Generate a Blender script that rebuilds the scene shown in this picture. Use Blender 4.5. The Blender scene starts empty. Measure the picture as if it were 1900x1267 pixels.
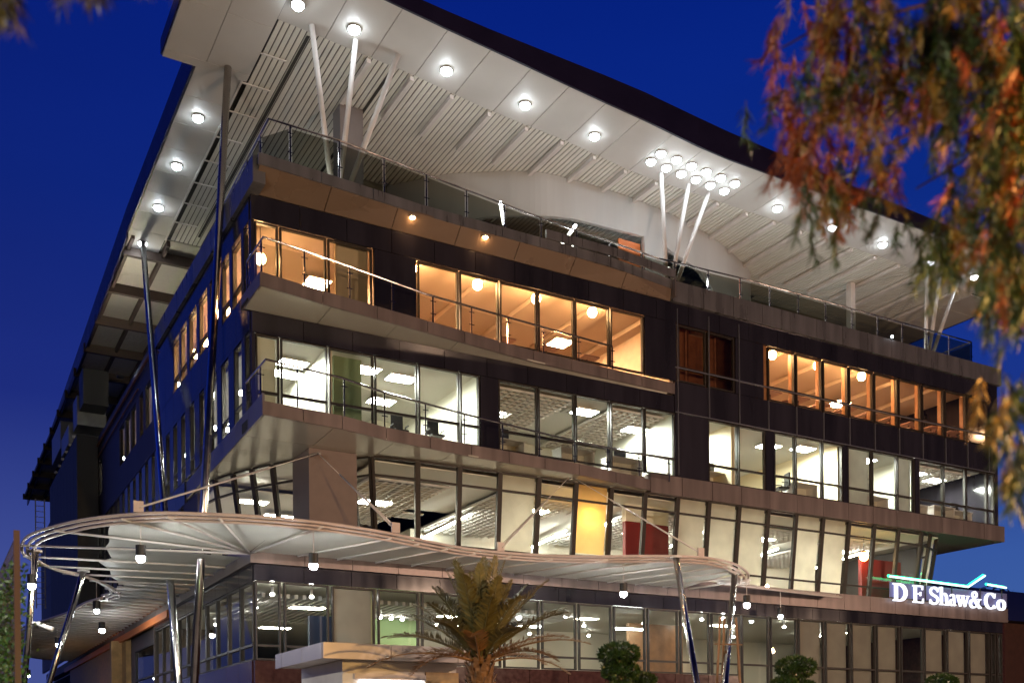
import bpy, bmesh, math, random
from mathutils import Vector, Matrix
R = random.Random(7)
sc = bpy.context.scene
COL = sc.collection
rad = math.radians

# ------------------------------------------------------------------ camera
RT = Vector((.8677, -.4970, 0)); FW = Vector((.4970, .8677, 0)); UP = Vector((0, 0, 1))
CAM = Vector((-8.84, -31.10, 1.60)); ROLL = 0.0099
cd = bpy.data.cameras.new('camera'); cam = bpy.data.objects.new('camera', cd); COL.objects.link(cam)
cr, sr = math.cos(ROLL), math.sin(ROLL)
rx = RT*cr - UP*sr; ux = RT*sr + UP*cr
m = Matrix.Identity(4)
for i in range(3):
    m[i][0] = rx[i]; m[i][1] = ux[i]; m[i][2] = -FW[i]; m[i][3] = CAM[i]
cam.matrix_world = m
cd.sensor_width = 36; cd.lens = 36*1920/1900; cd.shift_y = (1382-633.5)/1900
cd.clip_end = 2000; cd.clip_start = .1
cd.dof.use_dof = True; cd.dof.focus_distance = 38; cd.dof.aperture_fstop = .95
sc.camera = cam

# ------------------------------------------------------------------ dusk sky
w = bpy.data.worlds.new('World'); sc.world = w; w.use_nodes = True
wt = w.node_tree; wn = wt.nodes; wn.clear()
wo = wn.new('ShaderNodeOutputWorld'); bg = wn.new('ShaderNodeBackground')
tc = wn.new('ShaderNodeTexCoord'); sp = wn.new('ShaderNodeSeparateXYZ'); rp = wn.new('ShaderNodeValToRGB')
wt.links.new(tc.outputs['Generated'], sp.inputs[0]); wt.links.new(sp.outputs['Z'], rp.inputs[0])
mrw = wn.new('ShaderNodeMapRange'); mrw.inputs[1].default_value = -.25; mrw.inputs[2].default_value = .35; mrw.inputs[3].default_value = .10; mrw.inputs[4].default_value = 1
wt.links.new(sp.outputs['Y'], mrw.inputs[0]); wt.links.new(mrw.outputs[0], bg.inputs[1])   # afterglow side of the sky is the far side
wt.links.new(rp.outputs[0], bg.inputs[0]); wt.links.new(bg.outputs[0], wo.inputs[0])
e = rp.color_ramp.elements
e[0].position = 0.0; e[0].color = (.070, .105, .32, 1)
e[1].position = 1.0; e[1].color = (.0008, .006, .12, 1)
for p, c in ((.16, (.046, .080, .32, 1)), (.30, (.012, .028, .225, 1)), (.45, (.0042, .0190, .205, 1)), (.58, (.0018, .0140, .205, 1)), (.78, (.0010, .008, .15, 1))):
    q = e.new(p); q.color = c
rx_ = wn.new('ShaderNodeValToRGB'); mxs = wn.new('ShaderNodeMix'); mxs.data_type = 'RGBA'; mxs.blend_type = 'MULTIPLY'; mxs.inputs[0].default_value = 1
rx_.color_ramp.elements[0].position = .02; rx_.color_ramp.elements[0].color = (1.05, .88, .88, 1)
rx_.color_ramp.elements[1].position = .75; rx_.color_ramp.elements[1].color = (.85, 1.25, 1.12, 1)
nz = wn.new('ShaderNodeTexNoise'); nz.inputs['Scale'].default_value = 2.2; nz.inputs['Detail'].default_value = 4
mz = wn.new('ShaderNodeMapRange'); mz.inputs[3].default_value = .86; mz.inputs[4].default_value = 1.14
mpz = wn.new('ShaderNodeMapping'); mpz.inputs['Scale'].default_value = (1, 1, 4)
wt.links.new(tc.outputs['Generated'], mpz.inputs[0]); wt.links.new(mpz.outputs[0], nz.inputs['Vector']); wt.links.new(nz.outputs['Fac'], mz.inputs[0])
mm = wn.new('ShaderNodeMath'); mm.operation = 'MULTIPLY'; wt.links.new(mz.outputs[0], mm.inputs[0]); wt.links.new(mrw.outputs[0], mm.inputs[1]); wt.links.new(mm.outputs[0], bg.inputs[1])
wt.links.new(sp.outputs['X'], rx_.inputs[0]); wt.links.new(rp.outputs[0], mxs.inputs[6]); wt.links.new(rx_.outputs[0], mxs.inputs[7]); wt.links.new(mxs.outputs[2], bg.inputs[0])
sc.view_settings.view_transform = 'Standard'; sc.view_settings.look = 'None'
sc.view_settings.exposure = 0; sc.view_settings.gamma = 1
sc.cycles.max_bounces = 8; sc.cycles.diffuse_bounces = 4; sc.cycles.glossy_bounces = 4
sc.cycles.transparent_max_bounces = 24; sc.cycles.sample_clamp_indirect = 4
sc.cycles.caustics_reflective = False; sc.cycles.caustics_refractive = False
sc.cycles.use_denoising = True

# ------------------------------------------------------------------ materials
MATS = {}
def mat(name, col=(.5, .5, .5), rough=.5, metal=0, emit=None, es=0, spec=.5, noise=0, nscale=3, bump=0, bscale=20, streak=0):
    if name in MATS: return MATS[name]
    m = bpy.data.materials.new(name); m.use_nodes = True; MATS[name] = m
    nt = m.node_tree; b = nt.nodes['Principled BSDF']
    b.inputs['Base Color'].default_value = (*col, 1); b.inputs['Roughness'].default_value = rough
    b.inputs['Metallic'].default_value = metal; b.inputs['Specular IOR Level'].default_value = spec
    if emit:
        b.inputs['Emission Color'].default_value = (*emit, 1); b.inputs['Emission Strength'].default_value = es
    if noise or bump:
        t = nt.nodes.new('ShaderNodeTexCoord')
    if noise:
        n = nt.nodes.new('ShaderNodeTexNoise'); n.inputs['Scale'].default_value = nscale; n.inputs['Detail'].default_value = 6
        if streak:
            mp = nt.nodes.new('ShaderNodeMapping'); mp.inputs['Scale'].default_value = (streak, streak, streak*.12)
            nt.links.new(t.outputs['Object'], mp.inputs[0]); nt.links.new(mp.outputs[0], n.inputs['Vector'])
        else: nt.links.new(t.outputs['Object'], n.inputs['Vector'])
        r = nt.nodes.new('ShaderNodeValToRGB'); r.color_ramp.elements[0].position = .3; r.color_ramp.elements[1].position = .7
        r.color_ramp.elements[0].color = (*[c*(1-noise) for c in col], 1); r.color_ramp.elements[1].color = (*[min(1, c*(1+noise)) for c in col], 1)
        nt.links.new(n.outputs['Fac'], r.inputs[0]); nt.links.new(r.outputs[0], b.inputs['Base Color'])
        mr = nt.nodes.new('ShaderNodeMapRange'); mr.inputs[3].default_value = max(0, rough-.12); mr.inputs[4].default_value = min(1, rough+.12)
        nt.links.new(n.outputs['Fac'], mr.inputs[0]); nt.links.new(mr.outputs[0], b.inputs['Roughness'])
    if bump:
        n2 = nt.nodes.new('ShaderNodeTexNoise'); n2.inputs['Scale'].default_value = bscale; n2.inputs['Detail'].default_value = 4
        nt.links.new(t.outputs['Object'], n2.inputs['Vector'])
        bp = nt.nodes.new('ShaderNodeBump'); bp.inputs['Strength'].default_value = bump; bp.inputs['Distance'].default_value = .05
        nt.links.new(n2.outputs['Fac'], bp.inputs['Height']); nt.links.new(bp.outputs[0], b.inputs['Normal'])
    return m
def glass(name, tint=(.92, .94, .91), fres=1.5, rough=.0, wav=0):
    if name in MATS: return MATS[name]
    m = bpy.data.materials.new(name); m.use_nodes = True; MATS[name] = m
    nt = m.node_tree; nt.nodes.remove(nt.nodes['Principled BSDF']); o = nt.nodes['Material Output']
    t = nt.nodes.new('ShaderNodeBsdfTransparent'); t.inputs[0].default_value = (*tint, 1)
    g = nt.nodes.new('ShaderNodeBsdfGlossy'); g.inputs['Roughness'].default_value = rough
    lw = nt.nodes.new('ShaderNodeLayerWeight'); lw.inputs[0].default_value = .5
    pw = nt.nodes.new('ShaderNodeMath'); pw.operation = 'POWER'; pw.inputs[1].default_value = 4.5
    f = nt.nodes.new('ShaderNodeMath'); f.operation = 'MULTIPLY_ADD'; f.inputs[1].default_value = .75; f.inputs[2].default_value = .06
    nt.links.new(lw.outputs['Facing'], pw.inputs[0]); nt.links.new(pw.outputs[0], f.inputs[0])
    mx = nt.nodes.new('ShaderNodeMixShader')
    nt.links.new(f.outputs[0], mx.inputs[0]); nt.links.new(t.outputs[0], mx.inputs[1]); nt.links.new(g.outputs[0], mx.inputs[2])
    nt.links.new(mx.outputs[0], o.inputs[0]); return m
def blindmat(name, col, tr=.5):
    if name in MATS: return MATS[name]
    m = bpy.data.materials.new(name); m.use_nodes = True; MATS[name] = m
    nt = m.node_tree; nt.nodes.remove(nt.nodes['Principled BSDF']); o = nt.nodes['Material Output']
    tcn = nt.nodes.new('ShaderNodeTexCoord'); n = nt.nodes.new('ShaderNodeTexNoise'); n.inputs['Scale'].default_value = 1.3
    nt.links.new(tcn.outputs['Object'], n.inputs['Vector'])
    r = nt.nodes.new('ShaderNodeValToRGB'); r.color_ramp.elements[0].position = .3; r.color_ramp.elements[1].position = .7
    r.color_ramp.elements[0].color = (*[c*.82 for c in col], 1); r.color_ramp.elements[1].color = (*col, 1)
    nt.links.new(n.outputs['Fac'], r.inputs[0])
    d = nt.nodes.new('ShaderNodeBsdfDiffuse'); t = nt.nodes.new('ShaderNodeBsdfTranslucent')
    nt.links.new(r.outputs[0], d.inputs[0]); nt.links.new(r.outputs[0], t.inputs[0])
    mx = nt.nodes.new('ShaderNodeMixShader'); mx.inputs[0].default_value = tr
    nt.links.new(d.outputs[0], mx.inputs[1]); nt.links.new(t.outputs[0], mx.inputs[2]); nt.links.new(mx.outputs[0], o.inputs[0]); return m

SOFF = mat('soffit_panel', (.60, .585, .56), .5, .05, noise=.05, nscale=.7)
SLAT = mat('white_slat', (.74, .73, .67), .45, noise=.05, nscale=1)
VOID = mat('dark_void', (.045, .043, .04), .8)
FASC = mat('dark_fascia', (.028, .022, .06), .35, .3, noise=.15, nscale=1)
PANEL = mat('bronze_grey_panel', (.205, .165, .16), .36, .35, noise=.24, nscale=1, bump=.05, bscale=2, streak=2.2)
PANELG = mat('pale_grey_panel', (.21, .205, .22), .3, .45, noise=.28, nscale=1, bump=.05, bscale=2, streak=2.5)
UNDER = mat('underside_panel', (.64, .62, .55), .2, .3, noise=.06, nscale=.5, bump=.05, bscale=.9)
SPAN = mat('dark_glass_panel', (.022, .020, .028), .13, spec=.55, noise=.4, nscale=1, streak=1.2)
FRAME = mat('bronze_frame', (.032, .026, .023), .5, 0, spec=.3)
MULL = mat('silver_mullion', (.45, .45, .48), .3, .8)
CHROME = mat('stainless_steel', (.62, .58, .56), .16, 1, noise=.12, nscale=3)
WHITE = mat('white_paint', (.72, .70, .68), .45, noise=.05)
TUBE = mat('white_steel_tube', (.70, .66, .64), .4, noise=.08, nscale=2)
RIMM = mat('pinkish_white_steel', (.62, .52, .49), .42, noise=.12, nscale=2)
MEMB = mat('canopy_sheet', (.68, .67, .61), .5, noise=.06, nscale=1.5)
INT = mat('interior_wall', (.74, .72, .62), .7, noise=.03, nscale=.6)
INTC = mat('interior_ceiling', (.78, .77, .72), .7)
CARP = mat('interior_floor', (.22, .19, .16), .6, noise=.2, nscale=4)
WOODW = mat('warm_wall', (.70, .55, .43), .6, noise=.08)
GREENW = mat('green_wall', (.16, .22, .12), .6)
REDW = mat('red_wall_panel', (.20, .014, .012), .4)
BLACK = mat('black_plastic', (.02, .02, .022), .5)
ORNG = mat('orange_paint', (.75, .22, .06), .5)
RUSTY = mat('brown_pipe', (.25, .10, .04), .5, noise=.2)
DKRED = mat('dark_red_granite', (.045, .016, .013), .2, noise=.3, nscale=6)
NAVY = mat('navy_wall_paint', (.05, .042, .075), .55, noise=.3, nscale=1, streak=1.5)
GL = glass('window_glass'); GLD = glass('bronze_glass', (.62, .58, .52)); GRAIL = glass('tinted_rail_glass', (.33, .33, .27), 1.45)
GCLR = glass('clear_rail_glass', (.82, .82, .80), 1.45)
BLI = blindmat('roller_blind', (.80, .76, .64), .5)
BLD = blindmat('grey_roller_blind', (.50, .47, .42), .4)
FROST = blindmat('frosted_film', (.80, .82, .80), .6)
def emi(name, col, s): return mat(name, (0, 0, 0), .5, emit=col, es=s)
E_COOL = emi('cool_lamp', (.86, .95, 1), 55); E_CLUS = emi('cluster_lamp', (.86, .95, 1), 22); E_SPOT = emi('canopy_lamp', (.95, .97, .95), 620); E_TUBE = emi('cool_tube', (.93, 1, .93), 30)
E_WARM = emi('warm_lamp', (1, .55, .22), 230); E_DOWN = emi('small_downlight', (1, .97, .88), 60)
E_NEONW = emi('white_neon', (.88, .90, 1), 1.6); E_NEONG = emi('green_neon', (.60, 1, .80), 2.6)
E_NEONGH = emi('added_green_halo', (.01, .8, .30), 9); E_NEONBL = emi('blue_halo_tube', (.3, .35, 1), 6)
E_SOD = emi('sodium_lamp', (1, .5, .1), 60)

# ------------------------------------------------------------------ mesh helpers
class MB:
    def __init__(s): s.v = []; s.f = []; s.mi = []
    def add(s, vs, fs, k=0):
        b = len(s.v); s.v += [tuple(v) for v in vs]; s.f += [[b+i for i in f] for f in fs]; s.mi += [k]*len(fs); return s
    def box(s, x0, x1, y0, y1, z0, z1, k=0):
        return s.hexa([(x0, y0), (x1, y0), (x1, y1), (x0, y1)], z0, z1, k)
    def hexa(s, poly, z0, z1, k=0):     # prism over a plan polygon; z0, z1 may be lists
        n = len(poly)
        a = z0 if isinstance(z0, (list, tuple)) else [z0]*n; b = z1 if isinstance(z1, (list, tuple)) else [z1]*n
        vs = [(p[0], p[1], a[i]) for i, p in enumerate(poly)]+[(p[0], p[1], b[i]) for i, p in enumerate(poly)]
        fs = [list(range(n))[::-1], [n+i for i in range(n)]]+[[i, (i+1) % n, n+(i+1) % n, n+i] for i in range(n)]
        return s.add(vs, fs, k)
    def quad(s, a, b, c, d, k=0): return s.add([a, b, c, d], [[0, 1, 2, 3]], k)
    def bar(s, p, q, w, d, n=None, k=0):   # rectangular bar p-q, width w across, depth d along n
        p = Vector(p); q = Vector(q); t = (q-p).normalized()
        n = Vector(n) if n else (Vector((0, 0, 1)) if abs(t.z) < .9 else Vector((0, 1, 0)))
        sd = t.cross(n).normalized()*w/2; nn = sd.cross(t).normalized()*d/2
        vs = [p-sd-nn, p+sd-nn, p+sd+nn, p-sd+nn, q-sd-nn, q+sd-nn, q+sd+nn, q-sd+nn]
        return s.add(vs, [[3, 2, 1, 0], [4, 5, 6, 7], [0, 1, 5, 4], [1, 2, 6, 5], [2, 3, 7, 6], [3, 0, 4, 7]], k)
    def tube(s, pts, r, n=8, caps=True, closed=False, k=0):
        pts = [Vector(p) for p in pts]; m = len(pts); rr = r if isinstance(r, (list, tuple)) else [r]*m
        vs = []; ref = None
        for i, p in enumerate(pts):
            if closed: t = pts[(i+1) % m]-pts[i-1]
            else: t = pts[min(i+1, m-1)]-pts[max(i-1, 0)]
            t.normalize()
            if ref is None:
                ref = t.cross(Vector((0, 0, 1)) if abs(t.z) < .9 else Vector((1, 0, 0))).normalized()
            ref = (ref-t*ref.dot(t)).normalized(); b = t.cross(ref)
            for j in range(n):
                a = 2*math.pi*j/n; vs.append(p+(ref*math.cos(a)+b*math.sin(a))*rr[i])
        fs = []
        for i in range(m if closed else m-1):
            for j in range(n):
                a = i*n+j; b2 = i*n+(j+1) % n; c = ((i+1) % m)*n+(j+1) % n; d = ((i+1) % m)*n+j; fs.append([a, b2, c, d])
        if caps and not closed: fs += [list(range(n))[::-1], [(m-1)*n+j for j in range(n)]]
        return s.add(vs, fs, k)
    def ball(s, c, r, sz=1, n=10, k=0, half=False):
        c = Vector(c); vs = []; m = n//2; i0 = 0
        fs = []
        for i in range(m+1):
            th = math.pi*i/m
            if half: th = math.pi/2+math.pi/2*i/m
            for j in range(n):
                a = 2*math.pi*j/n; vs.append(c+Vector((math.sin(th)*math.cos(a)*r, math.sin(th)*math.sin(a)*r, math.cos(th)*r*sz)))
        for i in range(m):
            for j in range(n): fs.append([i*n+j, (i+1)*n+j, (i+1)*n+(j+1) % n, i*n+(j+1) % n])
        return s.add(vs, fs, k)
    def build(s, name, mats, parent=None, smooth=False, fix=True):
        me = bpy.data.meshes.new(name); off = getattr(s, 'off', Vector((0, 0, 0)))
        me.from_pydata([(v[0]-off[0], v[1]-off[1], v[2]-off[2]) for v in s.v], [], s.f)
        ms = mats if isinstance(mats, (list, tuple)) else [mats]
        for q in ms: me.materials.append(q)
        if len(ms) > 1: me.polygons.foreach_set('material_index', s.mi)
        if fix:
            bm = bmesh.new(); bm.from_mesh(me); bmesh.ops.remove_doubles(bm, verts=bm.verts, dist=1e-5)
            bmesh.ops.recalc_face_normals(bm, faces=bm.faces); bm.to_mesh(me); bm.free()
        if smooth: me.polygons.foreach_set('use_smooth', [True]*len(me.polygons))
        o = bpy.data.objects.new(name, me); COL.objects.link(o)
        if parent: o.parent = parent
        return o
def tag(o, label=None, cat=None, group=None, kind=None):
    if label: o['label'] = label
    if cat: o['category'] = cat
    if group: o['group'] = group
    if kind: o['kind'] = kind
    return o
def empty(name, loc=(0, 0, 0)):
    o = bpy.data.objects.new(name, None); COL.objects.link(o); o.location = loc; return o
def off(parent):
    b = MB(); b.off = parent.location; return b
def copy_tree(o, loc, label, rz=None, parent=None, skip=()):
    c = o.copy(); COL.objects.link(c)
    if parent is None:
        c.location = loc; c['label'] = label
        if rz is not None: c.rotation_euler.z = rz
    else: c.parent = parent
    for ch in list(o.children):
        if ch.name.split('.')[0] not in skip: copy_tree(ch, None, None, None, c)
    return c
def lerp(pts, x):
    if x <= pts[0][0]: return pts[0][1]
    for (a, b), (c, d) in zip(pts, pts[1:]):
        if x <= c: return b+(d-b)*(x-a)/(c-a)
    return pts[-1][1]
def smooth_path(pts, k=6, closed=False):
    P = [Vector(p) for p in pts]; n = len(P); out = []
    for i in range(n if closed else n-1):
        p0 = P[i-1] if (closed or i > 0) else P[0]; p1 = P[i]; p2 = P[(i+1) % n]; p3 = P[(i+2) % n] if (closed or i < n-2) else P[-1]
        for j in range(k):
            t = j/k
            out.append(.5*((2*p1)+(-p0+p2)*t+(2*p0-5*p1+4*p2-p3)*t*t+(-p0+3*p1-3*p2+p3)*t**3))
    if not closed: out.append(P[-1])
    return out

# ------------------------------------------------------------------ ground
g = MB(); g.quad((-400, -400, 0), (400, -400, 0), (400, 400, 0), (-400, 400, 0))
tag(g.build('ground', mat('asphalt', (.05, .05, .052), .7, noise=.25, nscale=2, bump=.3, bscale=30)), kind='structure')
g = MB(); g.box(-12, 45, -13, -.4, .004, .13)
tag(g.build('pavement', mat('paving', (.25, .20, .17), .7, noise=.2, nscale=3)), kind='structure')

# ------------------------------------------------------------------ office building
B = empty('office_building', (17, 8, 0))
tag(B, 'large office building with a sweeping flat roof, curved balconies and lit glass storeys', 'building')
def part(mb, name, mt, parent=None, smooth=False):
    p = parent or B; mb.off = B.location; return mb.build(name, mt, p, smooth)
EX = [0, .9]+[round(.9+1.552*k, 3) for k in range(1, 23)]+[35.5]      # module lines along the front
LEN = 62.0
def AX(u, d, z): return (u, d, z)
def BX(v, d, z): return (d, v, z)
def fbox(mb, F, u0, u1, d0, d1, z0, z1, k=0):
    a = F(u0, d0, z0); b = F(u1, d1, z1)
    mb.box(min(a[0], b[0]), max(a[0], b[0]), min(a[1], b[1]), max(a[1], b[1]), z0, z1, k)
def window(F, u0, u1, z0, z1, trs=(), gm=None, blind=None, fr=.05, bz=None):
    f = MB()
    fbox(f, F, u0, u0+fr, .02, .14, z0, z1); fbox(f, F, u1-fr, u1, .02, .14, z0, z1)
    fbox(f, F, u0+fr, u1-fr, .02, .14, z0, z0+fr); fbox(f, F, u0+fr, u1-fr, .02, .14, z1-fr, z1)
    for t in trs: fbox(f, F, u0+fr, u1-fr, .01, .13, t-.035, t+.035)
    o = part(f, 'window', FRAME)
    p = MB(); p.quad(F(u0+fr, .08, z0+fr), F(u1-fr, .08, z0+fr), F(u1-fr, .08, z1-fr), F(u0+fr, .08, z1-fr))
    p.off = (0, 0, 0)
    part(p, 'pane', gm or GL, o)
    if blind:
        b = MB(); zb = bz if bz else z0+fr
        fbox(b, F, u0+fr+.03, u1-fr-.03, .2, .205, zb, z1-fr)
        part(b, 'blind', blind, o)
    return o
def panels(name, F, runs, z0, z1, mt, d0=0, d1=.15, gap=.02):
    m_ = MB()
    for a, b in runs:
        n = max(1, round((b-a)/1.552)); 
        for i in range(n):
            fbox(m_, F, a+(b-a)*i/n+gap/2, a+(b-a)*(i+1)/n-gap/2, d0, d1, z0, z1)
    return part(m_, name, mt)

# --- floors, cores, inner walls (L-shaped plan: front range 15 m deep, left wing 62 m long)
def slab(z0, z1, name='floor_slab', mt=CARP, y0=.3, x0=.3):
    s = MB(); s.box(x0, 35.2, y0, 14, z0, z1); s.box(x0, 14, 14, LEN, z0, z1); return part(s, name, mt)
slab(3.4, 3.95); slab(7.25, 7.8); slab(14.5, 15.05); slab(18.62, 18.9)
s = MB(); s.box(4.2, 32, .3, 14, 11.1, 11.7); s.box(.3, 14, 5.9, LEN, 11.1, 11.7); s.box(32, 35.2, .3, 14, 11.1, 11.7); s.box(.3, 4.2, .3, 5.9, 11.1, 11.7)
part(s, 'floor_slab', CARP)
part(MB().box(.3, 35.2, .3, 14, 19.1, 19.14).box(.3, 14, 14, LEN, 19.1, 19.14), 'terrace_floor', mat('terrace_tile', (.42, .40, .38), .5, noise=.1))
# plain plaster ceilings
def ceil(z, mt=INTC): 
    s = MB(); s.box(.32, 35.1, .32, 13.9, z, z+.05); s.box(.32, 13.9, 13.9, LEN-.3, z, z+.05); return part(s, 'ceiling', mt)
ceil(18.22, mat('warm_ceiling', (.66, .52, .42), .7)); ceil(14.32); ceil(6.85, mat('lobby_ceiling', (.55, .54, .47), .6))
s = MB(); s.box(4.2, 32, .5, 13.9, 10.93, 10.98); s.box(.5, 13.9, 6.2, LEN-.3, 10.93, 10.98); part(s, 'ceiling', INTC)
# back walls and partitions
BACK = mat('back_wall', (.60, .57, .48), .7, noise=.04, nscale=.5)
for z0, z1, mt, dy in ((3.95, 6.85, BACK, 9.5), (7.8, 10.93, INT, 9.5), (11.7, 14.32, INT, 6.5), (15.05, 18.22, WOODW, 6.5)):
    s = MB(); s.box(dy, 35, dy, dy+.15, z0, z1); s.box(dy, dy+.15, dy+.15, LEN-1, z0, z1); part(s, 'inner_wall', mt)
def inner(x0, x1, y0, y1, z0, z1, mt, name='partition'): return part(MB().box(x0, x1, y0, y1, z0, z1), name, mt)
inner(2.55, 2.7, .35, 5, 11.7, 14.32, INT); inner(2.95, 3.9, .9, 1.05, 11.7, 14.32, GREENW); inner(7.9, 8.05, .35, 6.5, 11.7, 14.32, INT)
inner(16.5, 16.65, .35, 6.5, 11.7, 14.32, INT); inner(19.4, 19.55, .35, 3.5, 11.7, 14.32, mat('cream_wall', (.72, .62, .42), .6))
inner(19.6, 21, 2.2, 2.35, 11.7, 14.32, mat('terracotta_wall', (.52, .27, .16), .6)); inner(25.35, 25.5, .35, 6.5, 11.7, 14.32, mat('cream_wall', (.72, .62, .42), .6))
inner(30.0, 30.1, .35, 2.5, 11.7, 14.32, INT)
inner(2.9, 4.0, .5, .6, 15.05, 18.22, mat('tan_wall', (.55, .42, .27), .6)); inner(5.0, 5.2, .35, 6.5, 15.05, 18.22, WOODW)
inner(16.3, 16.5, .35, 6.5, 15.05, 18.22, WOODW); inner(16.6, 20.6, 1.4, 1.55, 15.05, 18.22, mat('dim_wood', (.36, .15, .07), .5, noise=.2)); inner(20.6, 20.75, .35, 6.5, 15.05, 18.22, WOODW)
inner(15.0, 17.1, 1.5, 1.7, 7.8, 10.25, REDW, 'red_wall'); inner(15.0, 17.1, 1.48, 1.72, 10.26, 10.93, INT)
inner(28.2, 30.8, 1.6, 1.8, 7.8, 9.9, REDW, 'red_wall')
inner(3.3, 4.5, 1.6, 1.75, 3.95, 6.85, mat('olive_wall', (.40, .42, .26), .6)); inner(4.6, 8.4, 6.5, 6.7, 3.95, 6.85, mat('green_lobby_wall', (.22, .33, .15), .6))
inner(2.5, 3.9, 2.2, 2.4, 3.95, 6.0, mat('blue_grey_panel', (.03, .045, .10), .4)); inner(16.6, 19.4, 3.5, 3.7, 3.95, 6.6, mat('timber_lobby_wall', (.25, .14, .07), .5, noise=.2))
# ceiling features: recessed beams of the warm storey, egg-crate grids of the office storeys
s = MB()
for k in range(12): s.box(6.2+2.4*k, 6.9+2.4*k, .6, 6.3, 18.02, 18.2)
s.box(5.3, 34.8, .75, .95, 18.05, 18.21); part(s, 'ceiling_beam', mat('warm_ceiling', (.66, .52, .42), .7))
def eggcrate(x0, x1, y0, y1, z, p=.31):
    s = MB(); nx = int((x1-x0)/p); ny = int((y1-y0)/p)
    for i in range(nx+1): s.box(x0+i*p-.028, x0+i*p+.028, y0, y1, z-.09, z)
    for j in range(ny+1): s.box(x0, x1, y0+j*p-.028, y0+j*p+.028, z-.086, z-.004)
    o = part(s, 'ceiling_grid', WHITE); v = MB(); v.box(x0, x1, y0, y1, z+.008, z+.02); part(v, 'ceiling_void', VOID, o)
for a, b in ((4.6, 7.6), (9.6, 13.2), (15.8, 19.6), (21.8, 25.6), (27.4, 30.6)): eggcrate(a, b, 1.9, 9.0, 10.82)
for a, b in ((8.3, 12.2), (13.9, 16.3), (31.0, 34.6)): eggcrate(a, b, .7, 6.0, 14.24)
s = MB()
for k in range(46): s.box(1.0+.28*k, 1.12+.28*k, 2.6, 9.3, 6.58, 6.72)
part(s, 'ceiling_slats', WHITE)

# --- front curtain wall, storey by storey
# ground storey
panels('spandrel', AX, [(.02, 35.95)], 6.7, 7.18, SPAN, .0, .12)
zg = lambda x: 4.28 if x < 19 else 3.75
for k in range(len(EX)-1):
    a, b = EX[k]+.06, EX[k+1]-.06
    right = EX[k] >= 20.9
    window(AX, a, b, zg(EX[k]), 6.68, (4.72,), GL, BLD if (right and k % 5 != 4) else (BLD if k == 2 else None))
window(AX, 35.56, 35.95, 3.75, 6.68, (4.72,))
panels('plinth', AX, [(0, 19.4)], .13, 4.26, DKRED, -.02, .2); panels('plinth', AX, [(19.4, 36)], .13, 3.73, DKRED, -.02, .2)
# band between ground and first storeys (carries the sign)
panels('band', AX, [(0, 36.2)], 7.2, 7.86, PANEL, -.12, .28)
# third storey (office) and its neighbours
L3G = [(.15, .87), (.93, 2.42), (2.48, 3.97), (4.03, 5.52), (5.58, 7.07), (7.13, 7.85), (8.6, 10.15), (10.21, 11.72), (11.78, 13.27), (13.33, 14.82), (14.88, 16.28),
       (17.95, 19.45), (19.51, 20.9), (21.42, 22.55), (22.61, 24.1), (24.16, 25.3), (25.65, 27.1), (27.16, 28.7), (28.76, 29.85), (30.15, 31.8), (31.86, 33.36), (33.42, 34.9), (34.96, 35.42)]
for i, (a, b) in enumerate(L3G):
    window(AX, a, b, 11.78, 14.2, (12.45,), GL, FROST if i in (16, 18) else (BLI if i == 0 else None), .045)
gaps = [(0, .13)]+[(L3G[i][1]+.02, L3G[i+1][0]-.02) for i in range(len(L3G)-1) if L3G[i+1][0]-L3G[i][1] > .2]
for a, b in gaps: panels('spandrel', AX, [(a, b)], 11.78, 14.2, SPAN, .0, .12)
panels('spandrel', AX, [(.02, 16.25)], 14.22, 14.85, SPAN, .0, .12)
panels('spandrel', AX, [(16.27, 35.5)], 14.22, 15.42, SPAN, .0, .12)
# warm storey
L4G = [(.15, .87, 1), (.93, 2.42, 1), (2.48, 3.97, 1)]+[(EX[k]+.03, EX[k+1]-.03, 1) for k in (4, 5, 6, 7, 8, 9)]+[(16.5, 17.85, 0), (17.95, 19.3, 0)]+[(EX[k]+.05, EX[k+1]-.05, 1) for k in range(14, 23)]
for i, (a, b, t) in enumerate(L4G):
    z0 = 15.46 if a < 16 else 15.46
    window(AX, a, b, z0, 17.62, (16.0,) if a > 16 else (), GL if t else GLD, None, .05)
for a, b in ((0, .13), (4.02, 5.52), (14.88, 16.4), (19.36, 20.85), (35.0, 35.5)): panels('spandrel', AX, [(a, b)], 15.44, 17.64, SPAN, .0, .12)
panels('spandrel', AX, [(.02, 35.5)], 17.66, 18.40, SPAN, .0, .12)
# silver glazing fins on the flat right half
s = MB()
for k in range(11, 24): 
    x = EX[k]; s.box(x-.012, x+.012, -.045, -.002, 11.85 if k == 11 else 14.25, 15.4 if k > 13 else 18.2)
s.box(16.3, 35.4, -.04, -.002, 15.93, 15.97); s.box(16.3, 35.4, -.04, -.002, 14.23, 14.26)
part(s, 'glazing_fin', MULL)
s = MB()
for k in range(14, 23): s.box(EX[k]-.1, EX[k]+.1, .16, .34, 15.3, 18.15)
part(s, 'timber_column', mat('timber', (.42, .20, .09), .5, noise=.2))

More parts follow.
